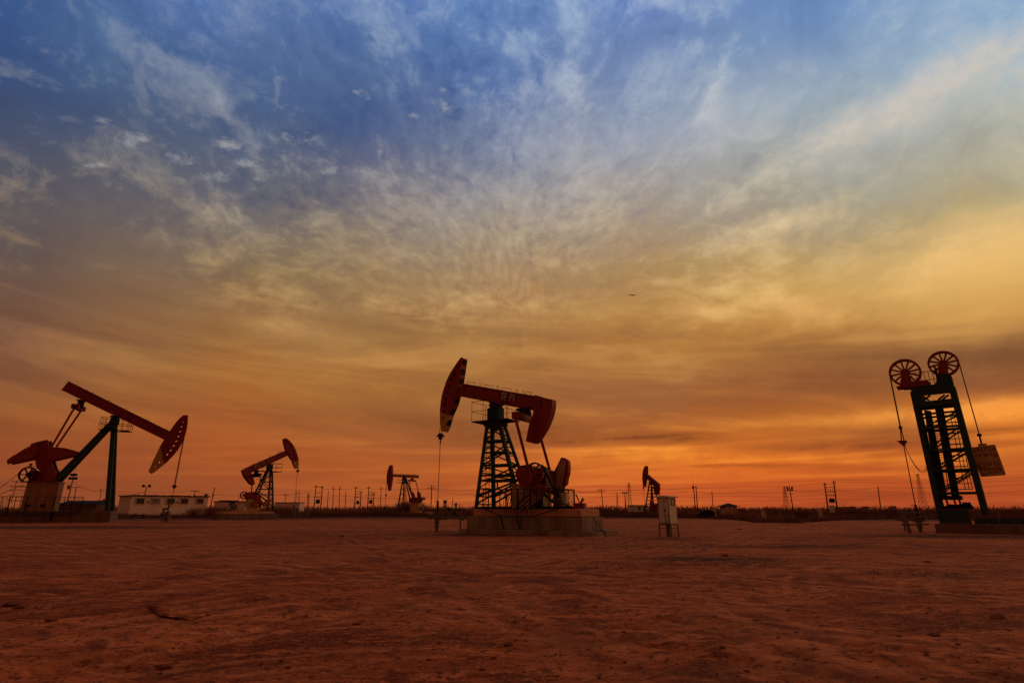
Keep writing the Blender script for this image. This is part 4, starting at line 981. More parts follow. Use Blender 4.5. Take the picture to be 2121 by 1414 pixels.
    for y_ in (-1, 1):
        for i, z in enumerate(zs):
            t_.bar(on(('L', y_), z), on(('R', y_), z), .13, .13)
            if i+1 < len(zs): t_.bar(on(('L' if i % 2 else 'R', y_), z), on(('R' if i % 2 else 'L', y_), zs[i+1]), .1, .1)
        t_.bar(on(('L', y_), L1.z+.1), on(('R', y_), zb+.6), .12, .12); t_.bar(on(('L', y_), L1.z+.5), on(('R', y_), zb+1.3), .1, .1); t_.bar(on(('L', y_), L1.z+.1), on(('R', y_), L1.z+.1), .12, .12)
    z = zb+.4; k = 0
    while z < zt-.2:
        t_.bar(on(('R', -1), z), on(('R', 1), z), .09, .09)
        if z+.6 < zt: t_.bar(on(('R', -1), z), on(('R', 1), z+.6), .07, .07)
        if z > L1.z: t_.bar(on(('L', -1), z), on(('L', 1), z), .08, .08)
        z += .6; k += 1
    cz = fr.P(Bc(770,525), 0)[1]; t_.box(((lx_t+rx_t)/2, 0, (zt+cz)/2+.05), (rx_t-lx_t, .7, cz-zt+.1)); t_.build('tower', M['green'], root)
    pf = MB(); cage(pf, ((lx_t+rx_t)/2, 0, zt), 1.5, .9, 1.2, .03, .07, nx=3, ny=2); pf.build('platform_guard', M['black'], root)
    T = fr.P3(Bc(1146,560), 0); B = fr.P3(Bc(1135,608), 0); bridle(fr, root, T, B, (B.x*.3, 0, 2.0), .1, .03, .55, .03)
    f = thing('foundation', 'pale concrete foundation under the Q76-93 pumpjack', 'foundation', fr.o, fr.a)
    s0, s1 = fr.P(Bc(105,1225), -1.6)[0], fr.P(Bc(865,1225), -1.6)[0]; mb = MB(); n = 10
    for k in range(n): found_block(mb, lerp(s0, s1, k/n)+.01, lerp(s0, s1, (k+1)/n)-.01, -1.6, 1.5, -.2, .72)
    mb.build('plinth', M['darkconc'], f, .03)
    mb = MB(); found_block(mb, s0+.5, s1-.4, -1.3, 1.3, .73, 1.05); mb.build('upper_course', M['tan'], f, .03)
    sb = thing('switch_box', 'tiny cream switch box beside the pedestal of the Q76-93 pumpjack', 'box', (0, 0, 0), fr.a)
    c = fr.P3(Bc(430,1100), -1.2); w_ = fr.o+fr.u*c.x+fr.v*c.y; sb.location = (w_.x, w_.y, 1.05)
    q_ = MB(); q_.box((0, 0, .35), (.4, .3, .45)); q_.box((0, 0, .59), (.46, .36, .04)); q_.build('case', M['white'], sb); q_ = MB(); q_.tube([(0, 0, 0), (0, 0, .13)], .05, 6); q_.build('stand', M['black'], sb)
    wellhead(fr, fr.o, 'dark wellhead with a pipe frame right of the Q76-93 pumpjack', 2.0, 1)
    c = gnd(440+1205/6.427, 1074); st = thing('pipe_trestle', 'greenish square pipe frame standing right of the second wellhead', 'pipe frame', c, R(5))
    q_ = MB()
    for x in (-.5, .5): q_.tube([(x, 0, 0), (x, 0, 1.1)], .06, 6); q_.tube([(x, .5, 0), (x, .5, 1.1)], .05, 6)
    q_.tube([(-.5, 0, 1.1), (.5, 0, 1.1)], .05, 6); q_.tube([(-1.6, 0, .35), (.5, 0, .35)], .05, 6); q_.build('frame', M['grey'], st)
second_jack()

# ------------------------------------------------------------------ yellow-beamed pumpjack, middle distance
Cc3 = crop(640,930,6.628)
def third_jack():
    ang = R(-27); o = gnd(798, 1068); fr = Frame(o, ang)
    root = thing('pumpjack', 'small distant pumpjack with a yellow beam and red head, just left of the G6-P1 wellhead', 'pumpjack', fr.o, fr.a, 'beam pumpjacks in the oil field')
    C = Cc3
    main = [(1064,390),(1068,340),(1078,290),(1092,248),(1108,222),(1122,214),(1134,222),(1140,300),(1140,345),(1138,390),(1128,460),(1118,510),(1078,505),(1068,450)]
    tip = [(1078,505),(1118,510),(1112,550),(1104,568),(1094,570),(1084,558)]
    head(fr, root, C, main, tip, [(1122,255,.1,.12,0),(1112,300,.1,.12,0),(1106,345,.1,.12,0),(1101,390,.1,.12,0),(1097,435,.1,.12,0)], .5, [], [M['redfar'], M['redfar']])
    bw = .45; beam, q = ibeam(fr, C, (1135,340), (1497,354), (1495,397), (1135,378), bw, root, M['yellow'])
    handles(fr, C, [((1185,340),(1195,341),.3),((1245,343),(1290,346),.15),((1330,347),(1390,350),.2),((1420,351),(1470,353),.15)], .03).build('hand_rail', M['yellow'], beam)
    e = MB(); c = fr.P3(C(1418,431), 0); e.box(c, (.4, 2.4, .32)); e.build('equalizer', M['red'], root)
    tb = fr.P3(C(1415,402), 0); b = MB(); b.box((tb+c)/2, (.5, .4, tb.z-c.z)); b.box(tb, (.8, .5, .12)); b.build('tail_bearing', M['black'], root)
    YN = 1.2
    m_ = MB(); m_.tube([c+Vector((0, -YN, 0)), fr.P3(C(1410,595), -YN)], .09, 8); m_.build('pitman', M['red'], root)
    m_ = MB(); m_.tube([c+Vector((0, YN, 0)), fr.P3(C(1504,590), YN)], .09, 8); m_.build('pitman', M['red'], root)
    for yy, poly in ((-YN, [(1408,585),(1428,584),(1448,620),(1456,660),(1440,690),(1415,680)]), (YN, [(1490,580),(1512,584),(1532,615),(1538,660),(1525,700),(1492,690)])):
        mb = MB(); mb.prism(fr.poly(C, poly, yy), yy-.15, yy+.15); mb.build('counterweight', M['redfar'], root)
    mb = MB(); mb.prism(fr.poly(C, [(1490,690),(1530,690),(1532,790),(1510,820),(1495,790)], YN), YN-.1, YN+.1); mb.build('crank', M['redfar'], root)
    g = MB(); g.prism(fr.poly(C, [(1392,690),(1410,668),(1470,660),(1576,657),(1578,692),(1540,700),(1520,735),(1400,735)], 0), -.6, .6); g.build('gearbox', M['redfar'], root, .03)
    pd = MB(); zt = fr.P(C(1440,735), -.6)[1]; x0, x1 = fr.P(C(1398,740), -.6)[0], fr.P(C(1505,740), -.6)[0]; pd.box(((x0+x1)/2, 0, (zt+.8)/2), (x1-x0, 1.2, zt-.8)); pd.build('pedestal', M['yellow'], root)
    mo = MB(); c = fr.P3(C(1548,810), -.3); motor(mo, c, 1.2); mo.build('motor', M['grey'], root)
    t_ = MB(); zt = fr.P(C(1302,395), 0)[1]; lb = fr.P3(C(1215,830), -.9); lt = fr.P(C(1292,405), -.2)[0]; rb = fr.P3(C(1398,720), -.6); rt = fr.P(C(1312,405), -.2)[0]
    legs = {}
    for y_ in (-1, 1): legs['L', y_] = (Vector((lb.x, y_*.95, .8)), Vector((lt, y_*.22, zt))); legs['R', y_] = (Vector((rb.x, y_*.6, rb.z)), Vector((rt, y_*.22, zt)))
    for a_, b_ in legs.values(): t_.bar(a_, b_, .22, .22, up=(0, 1, 0))
    def on(k, z): a_, b_ = legs[k]; return lerp(a_, b_, (z-a_.z)/(b_.z-a_.z))
    z = 1.2
    while z < zt-.8: t_.bar(on(('L', -1), z), on(('L', 1), z), .12, .12); z += 1.1
    for z in (rb.z+.3, (rb.z+zt)/2, zt-.8): t_.bar(on(('R', -1), z), on(('R', 1), z), .1, .1)
    for y_ in (-1, 1): t_.bar(on(('L', y_), zt-.9), on(('R', y_), zt-.9), .1, .1)
    t_.box(((lt+rt)/2, 0, zt+.15), (.5, .6, .5)); t_.build('tower', M['green'], root)
    pf = MB(); cage(pf, ((lt+rt)/2, 0, fr.P(C(1300,460), 0)[1]), 1.25, .8, 1.2, .025, .07, nx=3, ny=2); pf.build('platform_guard', M['black'], root)
    T = fr.P3(C(1064,440), 0); B = fr.P3(C(1056,628), 0); bridle(fr, root, T, B, (B.x, 0, 1.6), .1, .03, .4, .04)
    f = thing('foundation', 'low concrete foundation under the pumpjack with the yellow beam', 'foundation', fr.o, fr.a)
    s0, s1 = fr.P(C(1190,900), -1.5)[0], fr.P(C(1600,905), -1.5)[0]; mb = MB(); n = 6
    for k in range(n): found_block(mb, lerp(s0, s1, k/n)+.01, lerp(s0, s1, (k+1)/n)-.01, -1.5, 1.5, -.2, .8)
    mb.build('plinth', M['tan'], f, .03)
    wellhead(fr, (fr.o.x-.3, fr.o.y, 0), 'distant wellhead under the rope of the pumpjack with the yellow beam', 1.8, 1)
third_jack()

# ------------------------------------------------------------------ small pumpjack behind the white cabinet
F6 = crop(1230,940,6.427)
def fourth_jack():
    C = F6; ang = R(-64); o = at(1334.5, 1066, 140); fr = Frame((o.x, o.y), ang)
    root = thing('pumpjack', 'distant dark red pumpjack behind the pale metal cabinet, seen almost end on', 'pumpjack', fr.o, fr.a, 'beam pumpjacks in the oil field')
    main = [(644,330),(645,270),(652,222),(664,185),(680,157),(699,157),(701,200),(700,262),(694,310),(686,350),(650,385)]
    tip = [(650,385),(686,350),(678,395),(672,430),(655,435)]
    head(fr, root, C, main, tip, [(668,325,.4,.15,0),(670,360,.4,.15,0),(690,215,.2,.1,0)], .55, [(667,395,.3,.1,0)], [M['red'], M['red']])
    bw = .55; beam, q = ibeam(fr, C, (700,265), (850,390), (835,455), (690,316), bw, root, M['red'])
    handles(fr, C, [((740,298),(755,310),.2),((775,328),(800,348),.2)], .03).build('hand_rail', M['red'], beam)
    mb = MB(); mb.prism(fr.poly(C, [(820,395),(850,392),(856,412),(850,460),(838,530),(826,541),(811,536),(812,460)], -.2), -.45, .45); mb.build('tail_weight', M['red'], root)
    c = fr.P3(C(828,455), 0); e = MB(); e.box(c, (.4, 2.4, .3)); e.build('equalizer', M['black'], root)
    for yy in (-1.1, 1.1):
        m_ = MB(); m_.tube([c+Vector((0, yy, 0)), c+Vector((-.6, yy, -3.4))], .09, 8); m_.build('pitman', M['red'], root)
        mb = MB(); d_ = c+Vector((-.6, yy, -3.6)); mb.prism([(d_.x-.9, d_.z-1.6), (d_.x+.5, d_.z-1.4), (d_.x+.4, d_.z+.6), (d_.x-.4, d_.z+.9)], yy-.15, yy+.15); mb.build('counterweight', M['red'], root)
    g = MB(); d_ = c+Vector((-.9, 0, -4.6)); g.box(d_, (2.0, 1.3, 1.3)); g.disc((d_.x, 0, d_.z+.5), .6, 1.2, 16); g.build('gearbox', M['red'], root, .04)
    pd = MB(); pd.box((d_.x, 0, (d_.z-.6+.9)/2), (1.5, 1.2, d_.z-.6-.9)); pd.build('pedestal', M['ochre'], root)
    t_ = MB(); zt = fr.P(C(765,385), 0)[1]; cx = fr.P(C(765,385), 0)[0]; legs = {}
    lb = fr.P(C(745,745), 0)[0]
    for y_ in (-1, 1): legs['L', y_] = (Vector((cx-2.0, y_*.95, .8)), Vector((cx-.3, y_*.3, zt))); legs['R', y_] = (Vector((cx+1.3, y_*.8, 2.2)), Vector((cx+.3, y_*.3, zt)))
    for a_, b_ in legs.values(): t_.bar(a_, b_, .22, .22, up=(0, 1, 0))
    def on(k, z): a_, b_ = legs[k]; return lerp(a_, b_, (z-a_.z)/(b_.z-a_.z))
    z = 1.2
    while z < zt-.5:
        t_.bar(on(('L', -1), z), on(('L', 1), z), .14, .14)
        if z > 2.3: t_.bar(on(('R', -1), z), on(('R', 1), z), .1, .1)
        z += .75
    for z in (2.6, 4.2, 5.8):
        for y_ in (-1, 1): t_.bar(on(('L', y_), z), on(('R', y_), z), .1, .1)
    t_.box((cx, 0, zt), (.8, .8, .8)); t_.build('tower', M['green'], root)
    pf = MB(); cage(pf, (cx, 0, fr.P(C(730,440), 0)[1]), 1.3, 1.0, 1.1, .03, .08, nx=3, ny=2); pf.build('platform_guard', M['black'], root)
    T = fr.P3(C(658,425), 0); B = fr.P3(C(662,452), 0); bridle(fr, root, T, B, (fr.P(C(677,740), 0)[0], 0, 1.6), .1, .03, .5, .035)
    f = thing('foundation', 'low foundation with a rail under the pumpjack behind the pale cabinet', 'foundation', fr.o, fr.a)
    mb = MB(); found_block(mb, cx-3, cx+6, -1.6, 1.6, -.2, .8); mb.build('plinth', M['darkconc'], f, .03)
    mb = MB(); fence_panel(mb, (cx-2.4, -1.5, .8), (cx+3, -1.5, .8), 1.1, 6, 0); mb.build('rail_panel', M['black'], f)
    wellhead(fr, (fr.o.x, fr.o.y, 0), 'tiny wellhead in front of the white container in the distance', 1.9, 1)
fourth_jack()
# ------------------------------------------------------------------ tower pumping unit with two big wheels (right)
Hc = crop(1820,710,3.3655); Nc = crop(1830,720,10.88); Oc = crop(1860,980,8.126)
def tower_unit():
    o = gnd(1938.8, 1103); ang = R(-41); fr = Frame(o, ang)
    root = thing('tower_pumping_unit', 'tall dark green tower pumping unit with two spoked red wheels on top, at the right', 'pumping unit', fr.o, fr.a)
    Wn, Wf = .35, 2.1      # near and far faces of the tower
    zt = fr.P(Hc(300,300), Wn)[1]; zb = 1.0
    LT = fr.P3(Hc(255,425), Wn); LB = fr.P3(Hc(418,1160), Wn); RT = fr.P3(Hc(505,300), Wn); RB = fr.P3(Hc(735,1165), Wn)
    xl_b, xr_b = LB.x, RB.x; xl_t, xr_t = LT.x, RT.x
    dz_l = (xl_t-xl_b)/(LT.z-LB.z); dz_r = (xr_t-xr_b)/(RT.z-RB.z)
    XL = lambda z: xl_b+dz_l*(z-LB.z)
    XR = lambda z: xr_b+dz_r*(z-RB.z)
    t_ = MB()
    for y_ in (Wn, Wf):
        t_.bar((XL(zb), y_, zb), (XL(zt-.3), y_, zt-.3), .26, .24, up=(0, 1, 0)); t_.bar((XR(zb), y_, zb), (XR(zt), y_, zt), .30, .26, up=(0, 1, 0))
    lv = [fr.P(Hc(500,y), Wn)[1] for y in (1045, 885, 740, 580, 480)]
    for i, z in enumerate(lv):
        for y_ in (Wn, Wf):
            t_.bar((XL(z), y_, z), (XR(z), y_, z), .13 if i else .2, .12)
            if i+1 < len(lv): t_.bar((XL(z), y_+.02, z), (XR(lv[i+1]), y_+.02, lv[i+1]), .10, .08); (t_.bar((XL(z), y_+.05, z-.22), (XR(lv[i+1]), y_+.05, lv[i+1]-.22), .07, .06) if y_ == Wn else 0)
        t_.bar((XL(z), Wn, z), (XL(z), Wf, z), .1, .1); t_.bar((XR(z), Wn, z), (XR(z), Wf, z), .1, .1)
        if i+1 < len(lv): t_.bar((XR(z), Wn, z), (XR(lv[i+1]), Wf, lv[i+1]), .07, .07); t_.bar((XL(z), Wn, z), (XL(lv[i+1]), Wf, lv[i+1]), .07, .07)
    z1 = fr.P(Hc(400,420), Wn)[1]
    t_.box(((XL(z1)+XR(z1))/2, Wn-.05, z1), (XR(z1)-XL(z1)+.1, .26, .34)); t_.box(((XL(z1)+XR(z1))/2, Wf, z1), (XR(z1)-XL(z1)+.1, .2, .22))
    z2 = fr.P(Hc(350,335), Wn)[1]; a0 = fr.P(Hc(228,330), Wn)[0]
    t_.prism([(a0, z2+.28), (XR(z2)+.12, z2+.28), (XR(z2)+.12, z2-.22), (a0, z2-.24)], Wn-.2, Wn+.15)
    t_.prism([(a0, z2+.34), (XR(z2)+.12, z2+.34), (XR(z2)+.12, z2+.05), (a0, z2+.05)], Wf, Wf+.2)
    for x_ in (a0+.2, (a0+XR(z2))/2, XR(z2)-.1): t_.box((x_, (Wn+Wf)/2, z2+.2), (.3, Wf-Wn, .22))
    t_.box(((a0+XR(z2))/2, (Wn+Wf)/2, z2+.33), (XR(z2)-a0, Wf-Wn+.3, .04))
    t_.prism(fr.poly(Hc, [(230,340),(300,345),(312,400),(300,440),(262,420),(238,385)], Wn), Wn-.17, Wn+.2); t_.prism(fr.poly(Hc, [(230,340),(300,345),(312,400),(300,440),(262,420),(238,385)], Wn), Wf-.2, Wf+.1)
    for (a, b) in (((310,400),(360,365)), ((350,400),(310,372)), ((415,395),(460,362)), ((440,398),(488,362))): t_.bar(fr.P3(Hc(*a), Wf), fr.P3(Hc(*b), Wf), .12, .1)
    t_.build('tower_frame', M['green'], root)
    # inner guide columns
    for (ta, tb_, ba, bb, yy) in (((318,470),(365,475),(418,1072),(480,1075),1.0), ((392,455),(452,460),(510,1072),(566,1076),1.0)):
        m_ = MB(); p = [fr.P(Hc(*q), yy) for q in (ta, tb_, bb, ba)]
        m_.prism(p, yy-.13, yy+.13); xa, xb = (p[2][0]+p[3][0])/2, p[2][1]
        m_.box((xa, yy, xb-.02), (.6, .4, .24)); m_.build('guide_column', M['black'], root)
        for dx in (-.12, .12): m_ = MB(); m_.tube([(xa+dx, yy, xb), (xa+dx+.05, yy, 1.3)], .05, 6); m_.build('drive_chain', M['black'], root)
    # caged ladder at the back
    ld = MB(); x0 = fr.P(Hc(590,1020), Wf-.5)[0]; z0 = fr.P(Hc(590,1020), Wf-.5)[1]; x1 = fr.P(Hc(490,520), Wf-.5)[0]; z1_ = fr.P(Hc(490,520), Wf-.5)[1]
    for dx in (-.38, -.24, .1, .28, .44): ld.tube([(x0+dx, Wf-.5-.2*abs(dx), z0), (x1+dx, Wf-.5-.2*abs(dx), z1_)], .022, 5)
    n = 14
    for k in range(n):
        t = k/(n-1); x, z = lerp(x0, x1, t), lerp(z0, z1_, t); ld.tube([(x-.38, Wf-.6, z), (x+.46, Wf-.6, z)], .022, 5)
        if k % 2 == 0: ld.tube([(x-.38, Wf-.6, z), (x-.2, Wf-1.0, z), (x+.28, Wf-1.0, z), (x+.46, Wf-.6, z)], .02, 5)
    x0 = fr.P(Hc(455,1000), Wf-.4)[0]; x1 = fr.P(Hc(375,480), Wf-.4)[0]
    ladder(ld, (x0, Wf-.4, z0), (x1, Wf-.4, z1_), (.2, 0, 0), 30, .018)
    ld.build('ladder', M['black'], root)
    # wheels
    wy = 1.15
    for i, (c_, r_) in enumerate((((488,560),360), ((1348,360),345))):
        c = fr.P3(Nc(*c_), wy); r = abs(fr.P(Nc(c_[0]+r_, c_[1]), wy)[0]-c.x)
        rz_ = abs(fr.P(Nc(c_[0], c_[1]-r_*.88), wy)[1]-c.z); r = (r+rz_)/2
        m_ = MB(); m_.ring((c.x, wy-.14, c.z), r, r*.86, .08, 40); m_.ring((c.x, wy+.14, c.z), r, r*.86, .08, 40); m_.ring((c.x, wy, c.z), r*.94, r*.86, .24, 40)
        m_.disc((c.x, wy, c.z), r*.26, .42, 18)
        for k in range(12):
            a = 2*math.pi*(k+.25)/12; d = Vector((math.cos(a), 0, math.sin(a))); m_.bar(Vector((c.x, wy, c.z))+d*r*.2, Vector((c.x, wy, c.z))+d*r*.9, .09, .16, up=(0, 1, 0))
        m_.build('sheave_wheel', M['red'], root)
        if i == 0: w0 = (c, r)
        else: w1 = (c, r)
    b = MB(); tri = fr.poly(Nc, [(455,480),(540,480),(620,745),(640,905),(430,920),(370,880),(378,760)], wy-.3)
    b.prism(tri, wy-.36, wy-.26); b.prism(tri, wy+.26, wy+.36)
    b.box(fr.P3(Nc(500,890), wy), (.9, .8, .14)); b.build('wheel_bracket', M['red'], root)
    b = MB(); b.prism(fr.poly(Nc, [(600,750),(990,725),(1050,790),(1070,870),(1020,900),(620,950)], wy-.7), wy-.75, wy+.7); b.build('top_gearbox', M['red'], root, .05)
    b = MB(); b.prism(fr.poly(Nc, [(1240,340),(1440,330),(1460,600),(1230,600)], wy-.25), wy-.3, wy+.3); b.build('wheel_bracket', M['red'], root)
    b = MB(); b.prism(fr.poly(Nc, [(1195,590),(1480,590),(1540,650),(1555,790),(1530,850),(1560,960),(1060,980),(1120,890),(1195,760)], wy-.5), wy-.6, wy+.6); b.build('wheel_pedestal', M['green'], root)
    # guard rails of the top platform
    pz = fr.P(Nc(900,920), Wf)[1]; g = MB(); xa, xb = fr.P(Nc(640,700), Wf+.1)[0], fr.P(Nc(1200,700), Wf+.1)[0]
    for hh in (.55, 1.1): g.tube([(xa-.2, Wf+.1, pz+hh), (xb+.3, Wf+.1, pz+hh)], .022, 5)
    for k in range(9): x = lerp(xa-.2, xb+.3, k/8); g.tube([(x, Wf+.1, pz), (x, Wf+.1, pz+1.1)], .02, 5)
    for hh in (.55, 1.1): g.tube([(xb+.1, Wn-.1, pz+hh), (xb+.1, Wf+.1, pz+hh)], .022, 5)
    for k in range(4): y = lerp(Wn-.1, Wf+.1, k/3); g.tube([(xb+.1, y, pz), (xb+.1, y, pz+1.1)], .02, 5)
    g.build('platform_guard', M['black'], root)
    # left belt to the polished rod
    c, r = w0; bx = c.x-r*.97
    cl = fr.P3(Hc(170,690), wy); be = MB(); j = fr.P3(Hc(152,590), wy)
    be.bar(Vector((bx, wy, c.z)), j, .06, .26, up=(0, 1, 0)); be.build('belt', M['rubber'], root)
    be = MB()
    for s in (-1, 1): be.tube([j+Vector((0, s*.1, 0)), cl+Vector((s*.06, s*.12, 0))], .03, 6)
    be.box(j, (.16, .34, .18)); be.build('belt_clamp', M['black'], root)
    cb = MB(); cb.box(cl, (.42, .3, .16)); cb.box(cl+Vector((0, 0, -.14)), (.2, .22, .16)); cb.box(cl+Vector((-.2, 0, .08)), (.2, .1, .06)); cb.build('carrier_bar', M['red'], root)
    rd = MB(); we = fr.P3(Hc(258,1140), wy); rd.tube([cl, we], .028, 6); rd.build('polished_rod', M['wire'], root)
    cb = MB()
    for (e_, sag) in (((340,850), 1.0), ((348,845), 1.15)):
        E_ = fr.P3(Hc(*e_), Wn); pts = []
        for k in range(17):
            t = k/16; p = lerp(cl, E_, t); p.z -= sag*4*t*(1-t)*.95; pts.append(p)
        cb.tube(pts, .016, 5)
    cb.build('signal_cable', M['black'], root)
    # right ropes and the weight box
    c, r = w1; wt = fr.P3(Hc(716,700), wy)
    for s in (-1, 1): rp = MB(); rp.tube([Vector((c.x+r*.97, wy+s*.13, c.z-.1)), wt+Vector((0, s*.13, .55))], .028, 6); rp.build('weight_rope', M['wire'], root)
    hk = MB(); hk.box(wt+Vector((0, 0, .5)), (.22, .42, .12)); hk.tube([wt+Vector((0, -.1, .5)), wt+Vector((0, -.04, 0))], .045, 6); hk.tube([wt+Vector((0, .1, .5)), wt+Vector((0, .04, 0))], .045, 6); hk.build('hook', M['black'], root)
    yb = wy-.55; q = fr.poly(Hc, [(643,732),(808,711),(883,915),(713,928)], yb); bx_ = MB(); bx_.prism(q, yb, yb+1.1)
    bx = bx_.build('weight_box', M['ochre'], root, .02)
    ed = MB()
    def pt(u_, v_): a = Vector(q[0]).lerp(Vector(q[1]), u_); b_ = Vector(q[3]).lerp(Vector(q[2]), u_); p = a.lerp(b_, v_); return Vector((p.x, yb-.02, p.y))
    for (u0, v0, u1, v1) in ((0,0,1,0),(1,0,1,1),(0,1,1,1),(0,0,0,1),(0,.5,1,.5),(0,.25,1,.25),(0,.75,1,.75)): ed.bar(pt(u0, v0), pt(u1, v1), .06 if (v0 in (0, 1, .5) or u0 == u1) else .02, .05, up=(0, 1, 0))
    ed.box((pt(.5, 0)+Vector((0, .55, .1))), (.4, .4, .2)); ed.build('frame_edge', M['ochre'], bx)
    mk = MB(); r_ = random.Random(5)
    for j_ in range(5):
        for i_ in range(6):
            cu, cv = .11+i_*.155, [.12,.3,.62,.76,.9][j_]
            for k in range(3 if (i_+j_) % 2 else 4):
                du, dv = r_.uniform(-.045, .045), r_.uniform(-.05, .05)
                if k % 2: mk.bar(pt(cu+du-.028, cv+dv)+Vector((0, .005, 0)), pt(cu+du+.028, cv+dv)+Vector((0, .005, 0)), .035, .012, up=(0, 1, 0))
                else: mk.bar(pt(cu+du, cv+dv-.035)+Vector((0, .005, 0)), pt(cu+du, cv+dv+.035)+Vector((0, .005, 0)), .035, .012, up=(0, 1, 0))
    mk.build('painted_marks', M['red'], bx)['kind'] = 'stuff'
    # machinery at the foot
    f = MB(); q2 = fr.poly(Oc, [(750,600),(760,560),(860,515),(990,525),(1060,510),(1180,500),(1225,520),(1260,560),(1275,600)], .9); f.prism(q2, .9, 1.8)
    for a in (1100, 1150, 1210): p = fr.P3(Oc(a,510), .6); f.box(p, (.08, .4, .2))
    f.bar(fr.P3(Oc(1095,497), .6), fr.P3(Oc(1225,500), .6), .06, .06)
    f.build('motor', M['black'], root, .03)
    # foundation and skirting fence
    b = thing('foundation', 'long dark concrete foundation under the tower pumping unit', 'foundation', fr.o, fr.a)
    mb = MB(); s1 = 11.5; n = 9
    zf = fr.P(Oc(900,850), 0)[1]
    for k in range(n): found_block(mb, lerp(0, s1, k/n)+.006, lerp(0, s1, (k+1)/n)-.006, 0, 2.6, -.2, zf)
    mb.build('plinth', M['darkconc'], b, .03)
    g = thing('guard_screen', 'dark sheet metal guard screen in front of the foot of the tower pumping unit', 'screen', fr.o, fr.a)
    ztp = fr.P(Oc(900,598), .12)[1]; xe = fr.P(Oc(1165,600), .12)[0]; x0 = fr.P(Oc(650,600), .12)[0]
    q_ = MB(); q_.box(((x0+xe)/2, .12, (zf+ztp)/2), (xe-x0, .04, ztp-zf)); q_.build('sheet', M['green'], g)
    q_ = MB(); q_.bar((x0, .09, ztp), (xe, .09, ztp), .05, .05); q_.bar((xe+.04, .09, zf), (xe+.04, .09, ztp), .07, .05); q_.bar((x0, .09, zf+.03), (xe, .09, zf+.03), .05, .05); q_.build('frame', M['pole'], g)
    q_ = MB(); q_.box(((xe+s1)/2+.1, .12, zf+.16), (s1-xe-.2, .03, .3)); q_.build('low_sheet', M['green'], g)
    for k in range(5): x = lerp(xe+1.3, s1-.1, k/4); q_ = MB(); q_.tube([(x, .12, zf), (x, .12, zf+.85)], .03, 6); q_.build('post', M['grey'], g)
    # wellhead
    wd = fr.o+fr.u*we.x+fr.v*wy
    wellhead(fr, (wd.x, wd.y), 'dark wellhead with pipe frame left of the tower pumping unit', 1.6, -1)
    c = gnd(1879, 1103); st = thing('pipe_trestle', 'leaning greenish pipe frame beside the right-hand wellhead', 'pipe frame', c, fr.a)
    q_ = MB(); q_.tube([(.15, 0, 0), (.0, 0, 1.15)], .1, 8); q_.tube([(-.05, 0, 1.1), (1.0, .3, 1.15)], .05, 8); q_.tube([(-.2, 0, .45), (1.1, .3, .5)], .05, 8); q_.build('frame', M['grey'], st)
tower_unit()

